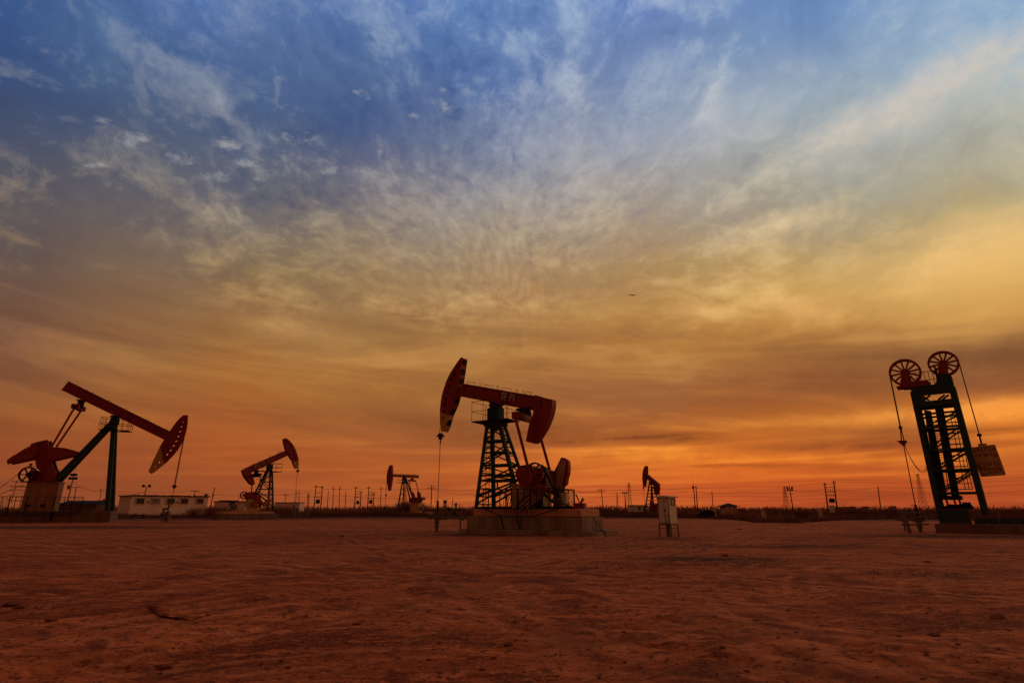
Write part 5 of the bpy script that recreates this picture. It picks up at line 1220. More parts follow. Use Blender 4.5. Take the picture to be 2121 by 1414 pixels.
# ------------------------------------------------------------------ pale cabinet on legs
def cabinet():
    C = F6; a = R(-44); c0 = gnd(*C(1035,1108)); fr = Frame(c0, a)
    # local origin at the near corner leg; the wide face runs left along -X, the narrow one back along +Y
    root = thing('control_cabinet', 'pale metal control cabinet on thin legs standing right of the centre', 'cabinet', fr.o, fr.a)
    s, z1 = fr.P(C(1020,575)); s2, z0 = fr.P(C(1030,925)); sl = fr.P(C(870,930))[0]; D_ = .72
    sl2 = sl
    w_ = -sl
    mb = MB(); mb.box((sl/2, D_/2, (z0+z1)/2), (w_, D_, z1-z0)); mb.build('case', M['white'], root, .012)
    mb = MB(); mb.box((sl/2, D_/2, z1+.03), (w_+.2, D_+.2, .06)); mb.prism([(sl-.08, z1+.061), (.08, z1+.061), (sl/2, z1+.10)], -.08, D_+.08); mb.build('roof', M['white'], root, .01)
    mb = MB(); zb_, zt_ = fr.P(C(1095,695))[1]+.05, fr.P(C(1095,600))[1]+.03
    for (y0, y1, za, zb2) in ((.2,.24,zb_,zt_),(.56,.60,zb_,zt_),(.2,.60,zb_,zb_+.04),(.2,.60,zt_-.04,zt_)): mb.box((.012, (y0+y1)/2, (za+zb2)/2), (.02, y1-y0, zb2-za))
    mb.build('side_window_frame', M['clod'], root)
    mb = MB(); mb.box((.006, .4, (zb_+zt_)/2), (.014, .3, zt_-zb_-.1)); mb.build('side_window', M['cream'], root)
    mb = MB(); mb.box((sl/2, -.006, (z0+z1)/2), (w_-.08, .012, z1-z0-.08)); mb.build('door', M['white'], root)
    mb = MB(); xx = -.045
    for (x_, w2, zz, h2) in ((sl/2, w_-.06, z1-.04, .012), (sl/2, w_-.06, z0+.04, .012), (sl+.035, .012, (z0+z1)/2, z1-z0-.08), (-.035, .012, (z0+z1)/2, z1-z0-.08), (sl*.45, .01, (z0+z1)/2, z1-z0-.08)): mb.box((x_, -.014, zz), (w2, .008, h2))
    mb.build('door_seam', M['black'], root)
    mb = MB(); mb.box((sl*.38, -.03, (z0+z1)/2), (.025, .035, .14)); mb.build('handle', M['black'], root)
    mb = MB(); mb.box((sl*.30, -.015, z1-.18), (.05, .008, .05)); mb.build('badge', M['clod'], root)
    for zz in (z0+.2, z1-.2): mb = MB(); mb.tube([(sl+.02, -.02, zz-.05), (sl+.02, -.02, zz+.05)], .014, 6); mb.build('hinge', M['grey'], root)
    mb = MB(); mb.box((sl/2, D_/2, z0-.035), (w_+.02, D_+.02, .07)); mb.bar((sl, -.02, .42), (0, -.02, .42), .03, .03); mb.bar((0, 0, .42), (0, D_, .42), .03, .03)
    mb.build('base_frame', M['grey'], root)
    for x, y in ((0, 0), (sl, 0), (0, D_), (sl, D_)):
        mb = MB(); mb.bar((x, y, -.1), (x, y, z0-.07), .045, .045); mb.build('leg', M['pole'], root)
    for dx in (.42, .55):
        mb = MB(); mb.tube([(sl*dx, .3, -.1), (sl*dx, .3, z0-.06)], .045, 8); mb.build('conduit', M['grey'], root)
    mb = MB()
    for x in (-.22, -.06): mb.bar((x, -.03, z0-.02), (x, -.03, z0+.42), .02, .02)
    mb.bar((-.22, -.03, z0+.42), (-.06, -.03, z0+.42), .02, .02); mb.build('bracket', M['grey'], root)
cabinet()

def bird():
    p = at(1310, 612, 70); root = thing('bird', 'small dark bird gliding high above the middle of the field', 'bird', p, R(25))
    mb = MB(); pts = [(-.30,0,-.03),(-.22,0,0),(-.05,0,.015),(.1,0,.01),(.2,0,.0),(.36,0,-.01)]; mb.tube(pts, [.012,.045,.065,.05,.03,.01], 8, smooth=True)
    def wing(s):
        le = [(-.1, .03*s, .02), (-.2, .3*s, .10), (-.12, .62*s, .06), (.02, .85*s, -.03)]; te = [(.10, .03*s, .01), (.06, .3*s, .085), (.08, .6*s, .05), (.05, .85*s, -.035)]
        vs = [Vector(v)+Vector((0, 0, dz)) for dz in (.008, -.008) for v in le+te]; fs = []
        for k in range(3): fs += [(k, k+1, k+5, k+4), (k+8, k+12, k+13, k+9)]
        fs += [(0, 4, 12, 8), (3, 11, 15, 7)]
        for k in range(3): fs += [(k, k+8, k+9, k+1), (k+4, k+5, k+13, k+12)]
        mb.add(vs, fs)
    wing(1); wing(-1); mb.build('body', M['black'], root)
    root.rotation_euler = (R(14), R(12), R(50)); root.scale = (.72, .72, .72)
bird()
# ------------------------------------------------------------------ poles, pylons, buildings and brush along the horizon
def put_pole(name, label, cat, top, base, depth, parts, r=.15, group=None, mat='pole', taper=.7):
    """top/base are where the pole meets the skyline in the picture; it is planted on the ground at its real distance"""
    T = at(top[0], top[1], depth); B = at(base[0], base[1], depth); d = (T-B)
    B2 = T - d*((T.z+.3)/d.z); root = thing(name, label, cat, (B2.x, depth, 0), 0, group)
    o = root.location.copy(); L = lambda v: Vector(v)-o
    mb = MB(); mb.tube([L(B2), L(T)], [r, r*taper], 8); mb.build('shaft', M[mat], root)
    ax = (T-B2).normalized()
    for p in parts:
        kind = p[0]
        if kind == 'arm':
            dz, half, th = p[1:4]; c = L(T)-ax*dz; m_ = MB(); m_.box(c, (half*2, th*1.2, th))
            m_.build('crossarm', M[mat], root)
            for s in (-1, 1, 0) if half > .5 else (-1, 1):
                q = MB(); q.tube([c+Vector((s*half*.9, 0, 0)), c+Vector((s*half*.9, 0, .32))], [.05, .07], 6); q.build('insulator', M['pole'], root)
        elif kind == 'lamps':
            dz, half, n, rr = p[1:5]; c = L(T)-ax*dz; m_ = MB(); m_.box(c, (half*2, .12, .12)); m_.build('lamp_arm', M[mat], root)
            for k in range(n):
                x = lerp(-half, half, k/(n-1)); q = MB(); q.lathe(c+Vector((x, -.1, .25)), [(.001, -.3), (rr*.7, -.28), (rr, .0), (rr, .2), (.001, .22)], 12, 'y'); q.build('lamp', M['black'], root)
        elif kind == 'rod':
            q = MB(); q.tube([L(T), L(T)+ax*p[1]], .035, 5); q.build('lightning_rod', M[mat], root)
        elif kind == 'stay':
            q = MB(); q.tube([L(T)-ax*.8, Vector((p[1], 0, 0))], .06, 5); q.build('stay', M[mat], root)
        elif kind == 'box':
            q = MB(); q.box(L(T)-ax*p[1]+Vector((p[4], 0, 0)), (p[2], .5, p[3])); q.build('switch', M[mat], root)
    return root
G7 = crop(1540,940,6.628); J8 = crop(230,960,8.484); M10 = crop(880,980,10.875)
def P_(name, label, cat, C, top, base, depth, parts, **k): return put_pole(name, label, cat, C(*top), C(*base), depth, parts, **k)
GP = 'poles along the horizon'
P_('light_pole','light pole with clustered round lamps and a lightning rod behind the far left foundation','light pole',Ic,(1038,668),(955,1010),150,[('lamps',.7,.55,3,.34),('lamps',1.6,.8,3,.36),('rod',3.2),('box',3.6,.4,1.0,-.6)],group=GP)
P_('utility_pole','short utility pole with one crossarm just right of the lamp cluster pole','utility pole',Ic,(1064,855),(1035,1040),190,[('arm',.3,1.3,.14)],group=GP)
P_('utility_pole','small utility pole between the left foundation and the green post','utility pole',Ac,(872,1010),(857,1130),260,[('arm',.3,1.0,.16)],group=GP)
P_('light_pole','light pole with two square floodlights above the left end of the long white building','light pole',J8,(622,398),(592,545),170,[('lamps',.1,.9,2,.42)],group=GP)
P_('utility_pole','stayed utility pole standing behind the roof of the long white building','utility pole',J8,(1476,470),(1468,575),190,[('arm',.15,1.3,.16),('stay',-3.4)],group=GP)
P_('bare_pole','leaning bare pole at the right end of the long white building','pole',J8,(1822,418),(1757,710),150,[('arm',2.1,.25,.12)],group=GP)
P_('utility_pole','small utility pole with a crossarm just right of the Q76-93 pumpjack','utility pole',Bc,(978,918),(965,1028),240,[('arm',.4,1.2,.16)],group=GP)
P_('bare_pole','thin bare post beside the rope of the Q76-93 pumpjack, left of a pair','pole',Bc,(1124,868),(1108,1030),200,[],r=.12,group=GP)
P_('bare_pole','thin bare post beside the rope of the Q76-93 pumpjack, right of a pair','pole',Bc,(1152,866),(1152,1032),200,[],r=.14,group=GP)
P_('bare_pole','bare pole just right of the leftmost transformer frame','pole',Cc3,(266,572),(250,820),210,[],group=GP)
P_('utility_pole','utility pole with a short crossarm, left of a close pair','utility pole',Cc3,(338,512),(325,820),210,[('arm',.9,.65,.14),('rod',.5)],group=GP)
P_('utility_pole','utility pole with a short crossarm, right of a close pair','utility pole',Cc3,(424,512),(411,820),210,[('arm',.9,.65,.14),('rod',.5)],group=GP)
P_('bare_pole','shorter bare pole midway between two transformer frames','pole',Cc3,(507,575),(495,825),210,[],group=GP)
P_('utility_pole','utility pole left of the rope of the yellow-beamed pumpjack','utility pole',Cc3,(993,518),(980,800),210,[('arm',.7,.6,.14),('rod',.4)],group=GP)
P_('utility_pole','tall utility pole with a bent double crossarm left of the G6-P1 well rope','utility pole',Cc3,(1684,500),(1674,800),200,[('arm',.05,1.0,.12),('arm',1.0,1.6,.2)],r=.2,group=GP)
P_('utility_pole','very distant T-shaped pole left of the G6-P1 foundation','utility pole',M10,(788,700),(785,800),330,[('arm',.1,1.6,.2)],group=GP)
P_('utility_pole','utility pole with two crossarms just right of the lever box','utility pole',F6,(99,466),(124,740),200,[('arm',.1,1.1,.12),('arm',.75,1.5,.18)],r=.17,group=GP)
P_('light_pole','light pole with round lamps left of the white container','light pole',F6,(411,505),(422,740),210,[('lamps',.5,.75,3,.3)],group=GP)
P_('bare_pole','bare pole close behind the round-lamp pole by the white container','pole',F6,(430,520),(426,740),230,[],r=.12,group=GP)
P_('utility_pole','tall leaning pole right of the pale cabinet, left of a close pair','utility pole',F6,(1325,412),(1352,745),190,[('box',.8,.5,.9,-.2),('rod',2.2)],r=.2,group=GP)
P_('utility_pole','tall leaning pole right of the pale cabinet, right of a close pair','utility pole',F6,(1359,428),(1382,745),190,[('arm',.3,.4,.14)],r=.2,group=GP)
P_('bare_pole','bare leaning pole between the pale cabinet and the guardhouse','pole',F6,(1571,492),(1590,745),200,[],r=.17,group=GP)
P_('light_pole','leaning light pole with clustered lamps beside a lattice pylon right of the guardhouse','light pole',G7,(628,435),(680,760),170,[('lamps',.75,.75,2,.3),('lamps',1.4,.6,2,.3),('rod',1.6),('box',2.4,.9,.12,.3)],r=.17,group=GP)
P_('bare_pole','bare leaning pole between the right transformer frame and the tower unit','pole',G7,(1844,442),(1885,755),180,[],r=.18,group=GP)

def transformer_frame(C, label, A, B, depth, bars, drum, extra=None):
    """two poles joined by bars with a transformer between them"""
    a = [at(*C(*p), depth) for p in A]; b = [at(*C(*p), depth) for p in B]
    root = thing('transformer_frame', label, 'transformer', (a[1].x, depth, 0), 0, 'pole-mounted transformers'); o = root.location.copy()
    L = lambda v: Vector(v)-o
    for T, Bo in (a, b):
        d = T-Bo; G_ = T-d*((T.z+.3)/d.z); m_ = MB(); m_.tube([L(G_), L(T)], [.19, .14], 8); m_.build('pole', M['pole'], root)
        m_ = MB(); c = L(T)-d.normalized()*.5; m_.box(c, (1.1, .14, .14)); 
        m_.tube([c+Vector((-.45, 0, 0)), c+Vector((-.5, 0, .3))], .05, 5); m_.tube([c+Vector((.45, 0, 0)), c+Vector((.5, 0, .3))], .05, 5); m_.build('crossarm', M['pole'], root)
    for y, ins in bars:
        def x_at(p):
            T, Bo = p; z = at(*C(A[0][0], y), depth).z; t = (z-Bo.z)/(T.z-Bo.z); return Bo.lerp(T, t)
        pa, pb = L(x_at(a)), L(x_at(b)); m_ = MB(); e = (pb-pa).normalized()*.3; m_.bar(pa-e, pb+e, .12, .12); m_.build('crossbar', M['pole'], root)
        for k in range(ins):
            p = pa.lerp(pb, (k+1)/(ins+1)); q = MB(); q.tube([p, p+Vector((.12, 0, .35))], [.05, .1], 6); q.build('insulator', M['black'], root)
    x, y, rx, ry = drum; c = L(at(*C(x, y), depth)); s = (at(*C(x+rx, y), depth)-at(*C(x, y), depth)).x; h = s*ry/rx
    q = MB(); q.lathe(c, [(.001, -h), (s*.8, -h), (s*.85, -h*.2), (s*.85, h*.5), (s, h*.55), (s, h*.7), (.001, h*.75)], 12, 'z', smooth=False)
    for k in range(8): a_ = 2*math.pi*k/8; q.box(c+Vector((math.cos(a_)*s*.9, math.sin(a_)*s*.9, -.1*h)), (.15, .15, h*1.2))
    for k in (-1, 0, 1): q.tube([c+Vector((k*s*.4, 0, h*.7)), c+Vector((k*s*.45, 0, h*1.2))], [.08, .05], 6)
    q.build('transformer', M['black'], root)
    return root
transformer_frame(Cc3,'leftmost transformer frame on two poles with a round drum, right of the Q76-93 pumpjack',((98,492),(66,825)),((184,505),(160,825)),200,[(520,0),(597,2),(655,3),(742,0)],(122,714,28,30))
transformer_frame(Cc3,'transformer frame on a tall and a short pole with a small pale drum',((644,510),(622,820)),((716,575),(702,820)),205,[(577,0),(614,2),(660,3),(748,0)],(670,727,20,24))
transformer_frame(Cc3,'transformer frame with three poles and a dark drum left of the yellow-beamed pumpjack',((822,512),(805,800)),((893,590),(880,805)),205,[(592,1),(628,3),(675,0),(742,0)],(848,718,22,26))
P_('bare_pole','thin pole rising between the two posts of the three-pole transformer frame','pole',Cc3,(857,565),(858,790),206,[],r=.09,group=GP)
tf = transformer_frame(G7,'leaning transformer frame on two poles left of the tower pumping unit',((1113,390),(1160,765)),((1238,365),(1287,765)),150,[(456,0),(516,3),(572,4),(662,0)],(1213,632,36,28))
cb = thing('meter_cabinet', 'small pale cabinet at the foot of the leaning transformer frame', 'cabinet', at(*G7(1220, 765), 150).xy.to_3d(), 0)
q = MB(); q.box((0, 0, 1.4), (1.0, .6, 1.7)); q.prism([(-.58, 2.25), (.58, 2.25), (0, 2.4)], -.36, .36); q.build('case', M['white'], cb); q = MB(); q.box((-.3, 0, .25), (.12, .4, .6)); q.box((.3, 0, .25), (.12, .4, .6)); q.box((0, 0, .5), (.7, .3, .08)); q.build('stand', M['black'], cb)

def pylon(label, C, top, base, depth, w0, w1, arms, group='lattice pylons'):
    T = at(*C(*top), depth); root = thing('lattice_pylon', label, 'pylon', (at(*C(*base), depth).x, depth, 0), 0, group)
    H = T.z; tx = T.x-root.location.x; r = .00017*depth; w0 *= .36; w1 *= .42; arms = [(t, h*.42) for t, h in arms]
    m_ = MB(); n = 9; prev = None
    hs = [H*(1-(1-k/n)**1.25) for k in range(n+1)]
    for k, h in enumerate(hs):
        t = h/H; w = lerp(w0, w1, min(1, t**.75))/2; cx = tx*t
        cs = [Vector((cx+sx*w, sy*w, h)) for sx, sy in ((-1,-1),(1,-1),(1,1),(-1,1))]
        for i in range(4): m_.bar(cs[i], cs[(i+1) % 4], r, r)
        if prev:
            for i in range(4): m_.bar(prev[i], cs[i], r*1.6, r*1.6); m_.bar(prev[i], cs[(i+1) % 4], r, r); m_.bar(prev[(i+1) % 4], cs[i], r, r)
        prev = cs
    m_.build('mast', M['pylon'], root)
    for t, half in arms:
        h = H*t; m_ = MB(); cx = tx*t
        m_.bar((cx-half, 0, h), (cx+half, 0, h), r*1.5, r*1.5); m_.bar((cx-half, 0, h), (cx, 0, h+half*.35), r, r); m_.bar((cx+half, 0, h), (cx, 0, h+half*.35), r, r)
        for s in (-1, 1): m_.tube([(cx+s*half*.95, 0, h), (cx+s*half*.95, 0, h-.9)], r*.8, 4)
        m_.build('pylon_arm', M['pylon'], root)
pylon('faint small lattice pylon left of the leftmost transformer frame',Bc,(1279,908),(1272,1110),420,5,1.2,[(.97,2.4),(.84,2.8)])
pylon('faint lattice pylon seen through the frame of the yellow-beamed pumpjack',Cc3,(1322,520),(1330,800),420,5,1.4,[(.8,3),(.66,3.2)])
pylon('very thin distant mast right of the G6-P1 well rope',M10,(624,560),(622,800),420,2.2,.5,[])
pylon('thin distant lattice mast between the lever box and the white container',F6,(308,508),(316,745),420,4,.7,[(.75,1.8)])
pylon('lattice pylon with four crossarms behind the white container',F6,(465,385),(480,720),330,7,1.6,[(.985,2.6),(.87,3.0),(.74,3.4)])
pylon('lattice pylon beside the leaning light pole right of the guardhouse',G7,(558,440),(594,765),330,9,1.2,[(.86,2.5),(.72,3.2),(.60,3.6)])
pylon('lattice pylon just left of the tower pumping unit',Hc,(270,913),(316,1155),300,10,1.6,[(.98,2.8)])

def mini_tower(label, C, x0, x1, ytop, depth):
    a, b = at(*C(x0, ytop), depth), at(*C(x1, ytop), depth); root = thing('tower_pumping_unit', label, 'pumping unit', ((a.x+b.x)/2, depth, 0), 0, 'distant tower units')
    H, w = a.z, (b.x-a.x); m_ = MB()
    for sx in (-1, 1):
        for sy in (-1, 1): m_.bar((sx*w*.3, sy*w*.3, 0), (sx*w*.24, sy*w*.25, H*.9), .45, .4)
    for zz in (.25, .5, .72): m_.box((0, w*.27, H*zz), (w*.62, .3, .3)); m_.box((0, -w*.27, H*zz), (w*.62, .3, .3)); m_.box((0, 0, H*zz), (.3, w*.6, .3))
    m_.build('tower_frame', M['black'], root)
    m_ = MB(); m_.box((0, 0, H*.86), (w*.85, w*.6, H*.1)); m_.box((0, 0, H*.78), (w*.6, w*.5, .4)); m_.build('platform', M['black'], root)
    for s in (-1, 1): m_ = MB(); m_.disc((s*w*.28, 0, H*.95), H*.07, .5, 12); m_.build('sheave_wheel', M['black'], root)
    m_ = MB(); m_.box((w*.1, 0, H*.35), (w*.3, .8, H*.3)); m_.build('weight_box', M['pole'], root)
mini_tower('tiny dark tower pumping unit on the skyline right of the G6-P1 well rope',M10,415,500,598,300)
mini_tower('second, smaller tower pumping unit on the skyline near the G6-P1 foundation',M10,665,730,668,360)

def mini_jack():
    depth = 420; p = lambda x, y: at(*Ac(x, y), depth); o = Vector((p(862, 1110).x, depth, 0)); L = lambda v: v-o
    root = thing('pumpjack', 'tiny distant pumpjack over the blue roof at the far left', 'pumpjack', o, 0, 'beam pumpjacks in the oil field')
    m_ = MB(); m_.bar(L(p(828, 1112)), L(p(896, 1108)), .8, .9); m_.build('walking_beam', M['pole'], root)
    q = [L(p(*c)) for c in ((893,1092),(903,1094),(905,1112),(900,1130),(893,1126),(890,1108))]; m_ = MB(); m_.prism([(v.x, v.z) for v in q], -.4, .4); m_.build('horse_head', M['pole'], root)
    m_ = MB(); T = L(p(860, 1112))
    for s in (-1, 1):
        for y in (-1, 1): m_.bar(T, (s*1.6, y, 0), .4, .4)
    m_.build('tower', M['black'], root)
    m_ = MB(); m_.prism([(-8.0, .5), (-4.5, .5), (-4.2, 3.4), (-6.0, 4.2), (-8.2, 3.0)], -1, 1); m_.build('gearbox', M['pole'], root)
mini_jack()

# ------------------------------------------------------------------ buildings
def long_building():
    D0 = 118; tl = at(*J8(370, 560), D0); a = R(0)
    # front wall runs to the right, slightly away from the camera; left end wall in view
    B0 = Vector((tl.x, D0, 0)); ang = math.atan2(6.5, 22)
    zt = 3.95
    # length so the right end lands where it does in the photograph
    fr = Frame((B0.x, B0.y), R(48)); Lx = fr.P(J8(1712, 600))[0]; zt = fr.P(J8(380, 565))[1]; zr = fr.P(J8(1700, 590))[1]
    root = thing('long_building', 'long single-storey white building with barred windows and a flat roof at the left', 'building', fr.o, fr.a)
    Wd = 8.5
    m_ = MB(); m_.box((Lx/2, Wd/2, zt/2-.2), (Lx, Wd, zt+.4)); m_.build('wall', M['whitefar'], root)
    m_ = MB(); m_.box((Lx/2, Wd/2, zt+.07), (Lx+.7, Wd+.6, .12)); m_.box((Lx/2, Wd/2, zt+.16), (Lx+.4, Wd+.4, .08)); r_ = random.Random(3)
    for k in range(34): x = r_.uniform(0, Lx); m_.box((x, -.25, zt+.2), (r_.uniform(.2, .9), .3, r_.uniform(.05, .14)))
    m_.build('roof', M['pole'], root)
    m_ = MB(); c = fr.P3(J8(1680, 548)); m_.tube([(c.x, .5, zt+.3), (c.x, .5, c.z)], .06, 6); m_.disc((c.x, .4, c.z), .33, .15, 12); m_.build('vent', M['pole'], root)
    for k, x in enumerate((515, 792, 1050, 1290, 1562)):
        c = fr.P3(J8(x, 655)); w_, h_ = 1.55, 1.15
        fm = MB(); 
        for (dx, dz, sx, sz) in ((0, h_/2, w_+.2, .1), (0, -h_/2, w_+.3, .14), (-w_/2, 0, .1, h_), (w_/2, 0, .1, h_)): fm.box((c.x+dx, -.06, c.z+dz), (sx, .14, sz))
        wn_ = fm.build('window', M['whitefar'], root)
        g_ = MB(); g_.box((c.x, -.015, c.z), (w_-.1, .03, h_-.1)); g_.build('pane', M['glass'] if k != 1 else M['grey'], wn_)
        b_ = MB()
        for j in range(5 if k != 1 else 9): b_.box((c.x-w_/2+(j+.5)*w_/(5 if k != 1 else 9), -.16, c.z), (.09 if k != 1 else .03, .04, h_))
        for dz in (-.3, .3): b_.box((c.x, -.155, c.z+dz), (w_, .03, .03))
        b_.build('grille', M['grey'] if k != 1 else M['whitefar'], wn_)
    for x in (655, 1163):
        c = fr.P3(J8(x, 672)); q = MB(); q.disc((c.x, -.06, c.z), .22, .08, 16); q.build('round_plaque', M['redfar'], root)
long_building()
def shed(name, label, C, p0, p1, ytop, depth, mat, roofmat, over=.4, wins=(), wd=5, roofkind='flat', cat='building'):
    a, b = at(*C(p0, ytop), depth), at(*C(p1, ytop), depth); root = thing(name, label, cat, ((a.x+b.x)/2, depth, 0), 0); w_ = b.x-a.x; H = a.z
    m_ = MB(); m_.box((0, wd/2, H/2-.2), (w_, wd, H+.4)); m_.build('wall', M[mat], root)
    m_ = MB()
    if roofkind == 'flat': m_.box((0, wd/2, H+.12), (w_+over*2, wd+over*2, .2))
    else:
        vs = [(-w_/2-over, -over, H), (w_/2+over, -over, H), (w_/2+over, wd+over, H), (-w_/2-over, wd+over, H), (-w_/2+.8, wd/2, H+roofkind), (w_/2-.8, wd/2, H+roofkind)]
        m_.add(vs, [(0,1,5,4),(2,3,4,5),(1,2,5),(3,0,4),(3,2,1,0)])
    m_.build('roof', M[roofmat], root)
    for (x, y, ww, hh) in wins:
        c = at(*C(x, y), depth); f_ = MB(); f_.box((c.x-root.location.x, -.04, c.z), (ww, .1, hh)); wn_ = f_.build('window', M['pole'], root)
        for s in (-1, 1): g_ = MB(); g_.box((c.x-root.location.x+s*ww*.23, -.1, c.z), (ww*.38, .03, hh*.85)); g_.build('pane', M['glass'], wn_)
    return root
shed('low_house','low pale house with a dark raised roof piece left of the Q76-93 pumpjack',Bc,25,440,1022,150,'whitefar','pole',.2,[(260,1050,1.4,1.0)],6)
shed('roof_hut','dark flat-topped hut rising over the low pale house',Bc,118,222,1010,158,'brushdark','black',.5,[],4)
shed('blue_roofed_shed','low shed with a dark blue roof behind the far left foundation',Ac,500,835,1138,210,'brushdark','bluer',.3,[],8,1.3)
shed('low_wall_building','low pale building behind the rope of the Q76-93 pumpjack',Bc,830,1160,1036,160,'whitefar','pole',.1,[],4)
shed('container','white site container with one window behind the dark red distant pumpjack',F6,474,728,688,160,'white','pole',.1,[(606,722,.6,.8)],2.6,cat='container')
def guardhouse():
    depth = 150; a, b = at(*F6(1738, 690), depth), at(*F6(1905, 690), depth); w_ = b.x-a.x; H = a.z
    root = thing('guardhouse', 'small guardhouse with glass walls and a low hipped roof right of the bare pole', 'guardhouse', ((a.x+b.x)/2, depth, 0), 0)
    m_ = MB(); m_.box((0, w_/2, .7), (w_*.94, w_*.94, 1.6)); m_.build('wall', M['ochre'], root)
    for x in (-.46, -.1, .3, .46):
        for y in (0.03, .97): m_ = MB(); m_.box((x*w_, y*w_, (H+1.5)/2), (.14, .14, H-1.5)); m_.build('post', M['pole'], root)
    for y in (.03, .97): m_ = MB(); m_.box((0, y*w_, (H+1.5)/2), (w_*.9, .04, H-1.55)); m_.build('glazing', M['whitefar'], root)
    m_ = MB(); o = .5; vs = [(-w_/2-o, -o, H), (w_/2+o, -o, H), (w_/2+o, w_+o, H), (-w_/2-o, w_+o, H), (0, w_/2, H+.75)]
    m_.add(vs, [(0,1,4),(1,2,4),(2,3,4),(3,0,4),(3,2,1,0)]); m_.box((0, w_/2, H-.04), (w_+2*o, w_+2*o, .07)); m_.build('roof', M['black'], root)
guardhouse()
def marker(C, x, y0, y1, depth, w_, label, lean=0):
    p = at(*C(x, y0), depth); root = thing('marker_block', label, 'marker', (p.x, depth, 0), 0, 'pale concrete markers'); root.rotation_euler = (0, R(lean), 0)
    m_ = MB(); m_.prism([(-w_/2, -.2), (w_/2, -.2), (w_*.44, p.z-.06), (w_*.36, p.z), (-w_*.36, p.z), (-w_*.44, p.z-.06)], -w_*.4, w_*.4); m_.build('block', M['cream'], root, .02)
marker(G7, 271, 770, 840, 80, .5, 'squat pale concrete marker in the brush right of the guardhouse')
marker(G7, 1058, 745, 840, 85, .45, 'leaning pale concrete marker left of the leaning transformer frame', -8)
def equip():
    c = at(*F6(1500, 800), 95); root = thing('dark_equipment', 'dark low equipment and pale tank at the edge of the brush, right of the cabinet', 'equipment', (c.x, 95, 0), 0)
    m_ = MB(); m_.prism([(-1.3, 0), (1.1, 0), (1.3, .9), (.4, 1.3), (-.9, 1.1), (-1.5, .6)], -.5, .5)
    for x in (-1.2, -.4, .5): m_.disc((x, -.6, .3), .35, .3, 12)
    m_.build('body', M['black'], root)
    m_ = MB(); m_.disc((1.1, 0, .85), .38, 1.2, 14, 'z'); m_.build('tank', M['cream'], root)
equip()
# far town
r_ = random.Random(11)
for i, (px0, px1, yt, lab) in enumerate(((G7(1290,0)[0], G7(1480,0)[0], G7(0,722)[1], 'long pale far building on the skyline right of the leaning transformer frame'), (G7(1492,0)[0], G7(1535,0)[0], G7(0,716)[1], 'narrow far building on the skyline, first right of the long pale one'), (G7(1680,0)[0], G7(1725,0)[0], G7(0,716)[1], 'lone square far building on the skyline left of the last bare pole'), (G7(2055,0)[0], G7(2095,0)[0], G7(0,712)[1], 'far block with a stepped top on the skyline left of the tower unit'), (Hc(100,0)[0], Hc(122,0)[0], Hc(0,1136)[1], 'tiny far block on the skyline left of the right-hand wellhead'))):
    d = 900; a, b = at(px0, yt, d), at(px1, yt, d); root = thing('far_building', lab, 'building', ((a.x+b.x)/2, d, 0), 0, 'far buildings on the skyline')
    w_ = b.x-a.x; H = a.z; m_ = MB(); m_.box((0, 5, H*.47), (w_, 10, H*.94)); m_.build('wall', M['dome'], root)
    m_ = MB(); m_.box((-w_*.1, 5, H*.96), (w_*.7, 8, H*.06)); m_.box((w_*.3, 5, H*.99), (w_*.12, 3, H*.07)); m_.build('roof', M['pole'], root)

# ------------------------------------------------------------------ power lines
def wire(label, pts, depth, sag=.6, r=.035):
    P3 = [at(x, y, d if isinstance(depth, (list, tuple)) else depth) for (x, y), d in zip(pts, depth if isinstance(depth, (list, tuple)) else [depth]*len(pts))]
    out = []
    for i in range(len(P3)-1):
        for k in range(14):
            t = k/14; p = P3[i].lerp(P3[i+1], t); p.z -= sag*4*t*(1-t); out.append(p)
    out.append(P3[-1]); o = out[0].copy(); m_ = MB(); m_.tube([p-o for p in out], r, 4)
    ob = m_.build('power_line', M['wire']); ob.location = o; tag(ob, label, 'power line', 'power lines strung along the horizon')
S = 190
wire('highest wire on the right, from the leaning transformer frame past the tower unit', [(1727,993),(2121,988),(2300,985)], S)
wire('second wire on the right, running from the pale cabinet over the transformer frame', [(1187,1015),(1246,1013),(1438,1009),(1540,1006),(1707,999),(1728,997),(2121,994),(2300,992)], S)
wire('third wire on the right, level with the heads of the cluster lamps', [(1187,1018),(1438,1017),(1540,1018.5),(1640,1015),(1712,1012),(1818,1009),(2121,1002),(2300,1000)], S)
wire('low wire on the right, near the foot of the transformer drum', [(1187,1026),(1300,1024),(1540,1026),(1707,1024),(1900,1022),(2121,1016),(2300,1014)], S+25)
wire('lowest wire on the right, just above the brush', [(1380,1036),(1707,1032),(2121,1024),(2300,1022)], S+40, r=.03)
wire('wire between the poles left of the G6-P1 rope, upper', [(661,1008),(690,1010),(704,1010),(737,1009),(764,1008),(790,1011),(893,1010),(990,1013),(1120,1016)], S)
wire('wire between the poles left of the G6-P1 rope, lower', [(585,1024),(646,1028),(700,1026),(893,1030),(990,1027),(1187,1026)], S+25)
wire('wire dipping behind the G6-P1 tower', [(893,1012),(960,1022),(1100,1020),(1246,1017)], S+10)
wire('wire from the lamp cluster pole at the far left to the green post', [(152,998),(209,1017),(303,1019)], 150)
wire('wire entering from the left edge to the lamp cluster pole', [(-60,1000),(0,1002.5),(60,1008),(152,998)], 150, .3)
wire('wire over the roof of the long white building', [(209,1014),(303,1019),(404,1016),(441,1023),(520,1025),(592,1023),(646,1016)], S, .3)

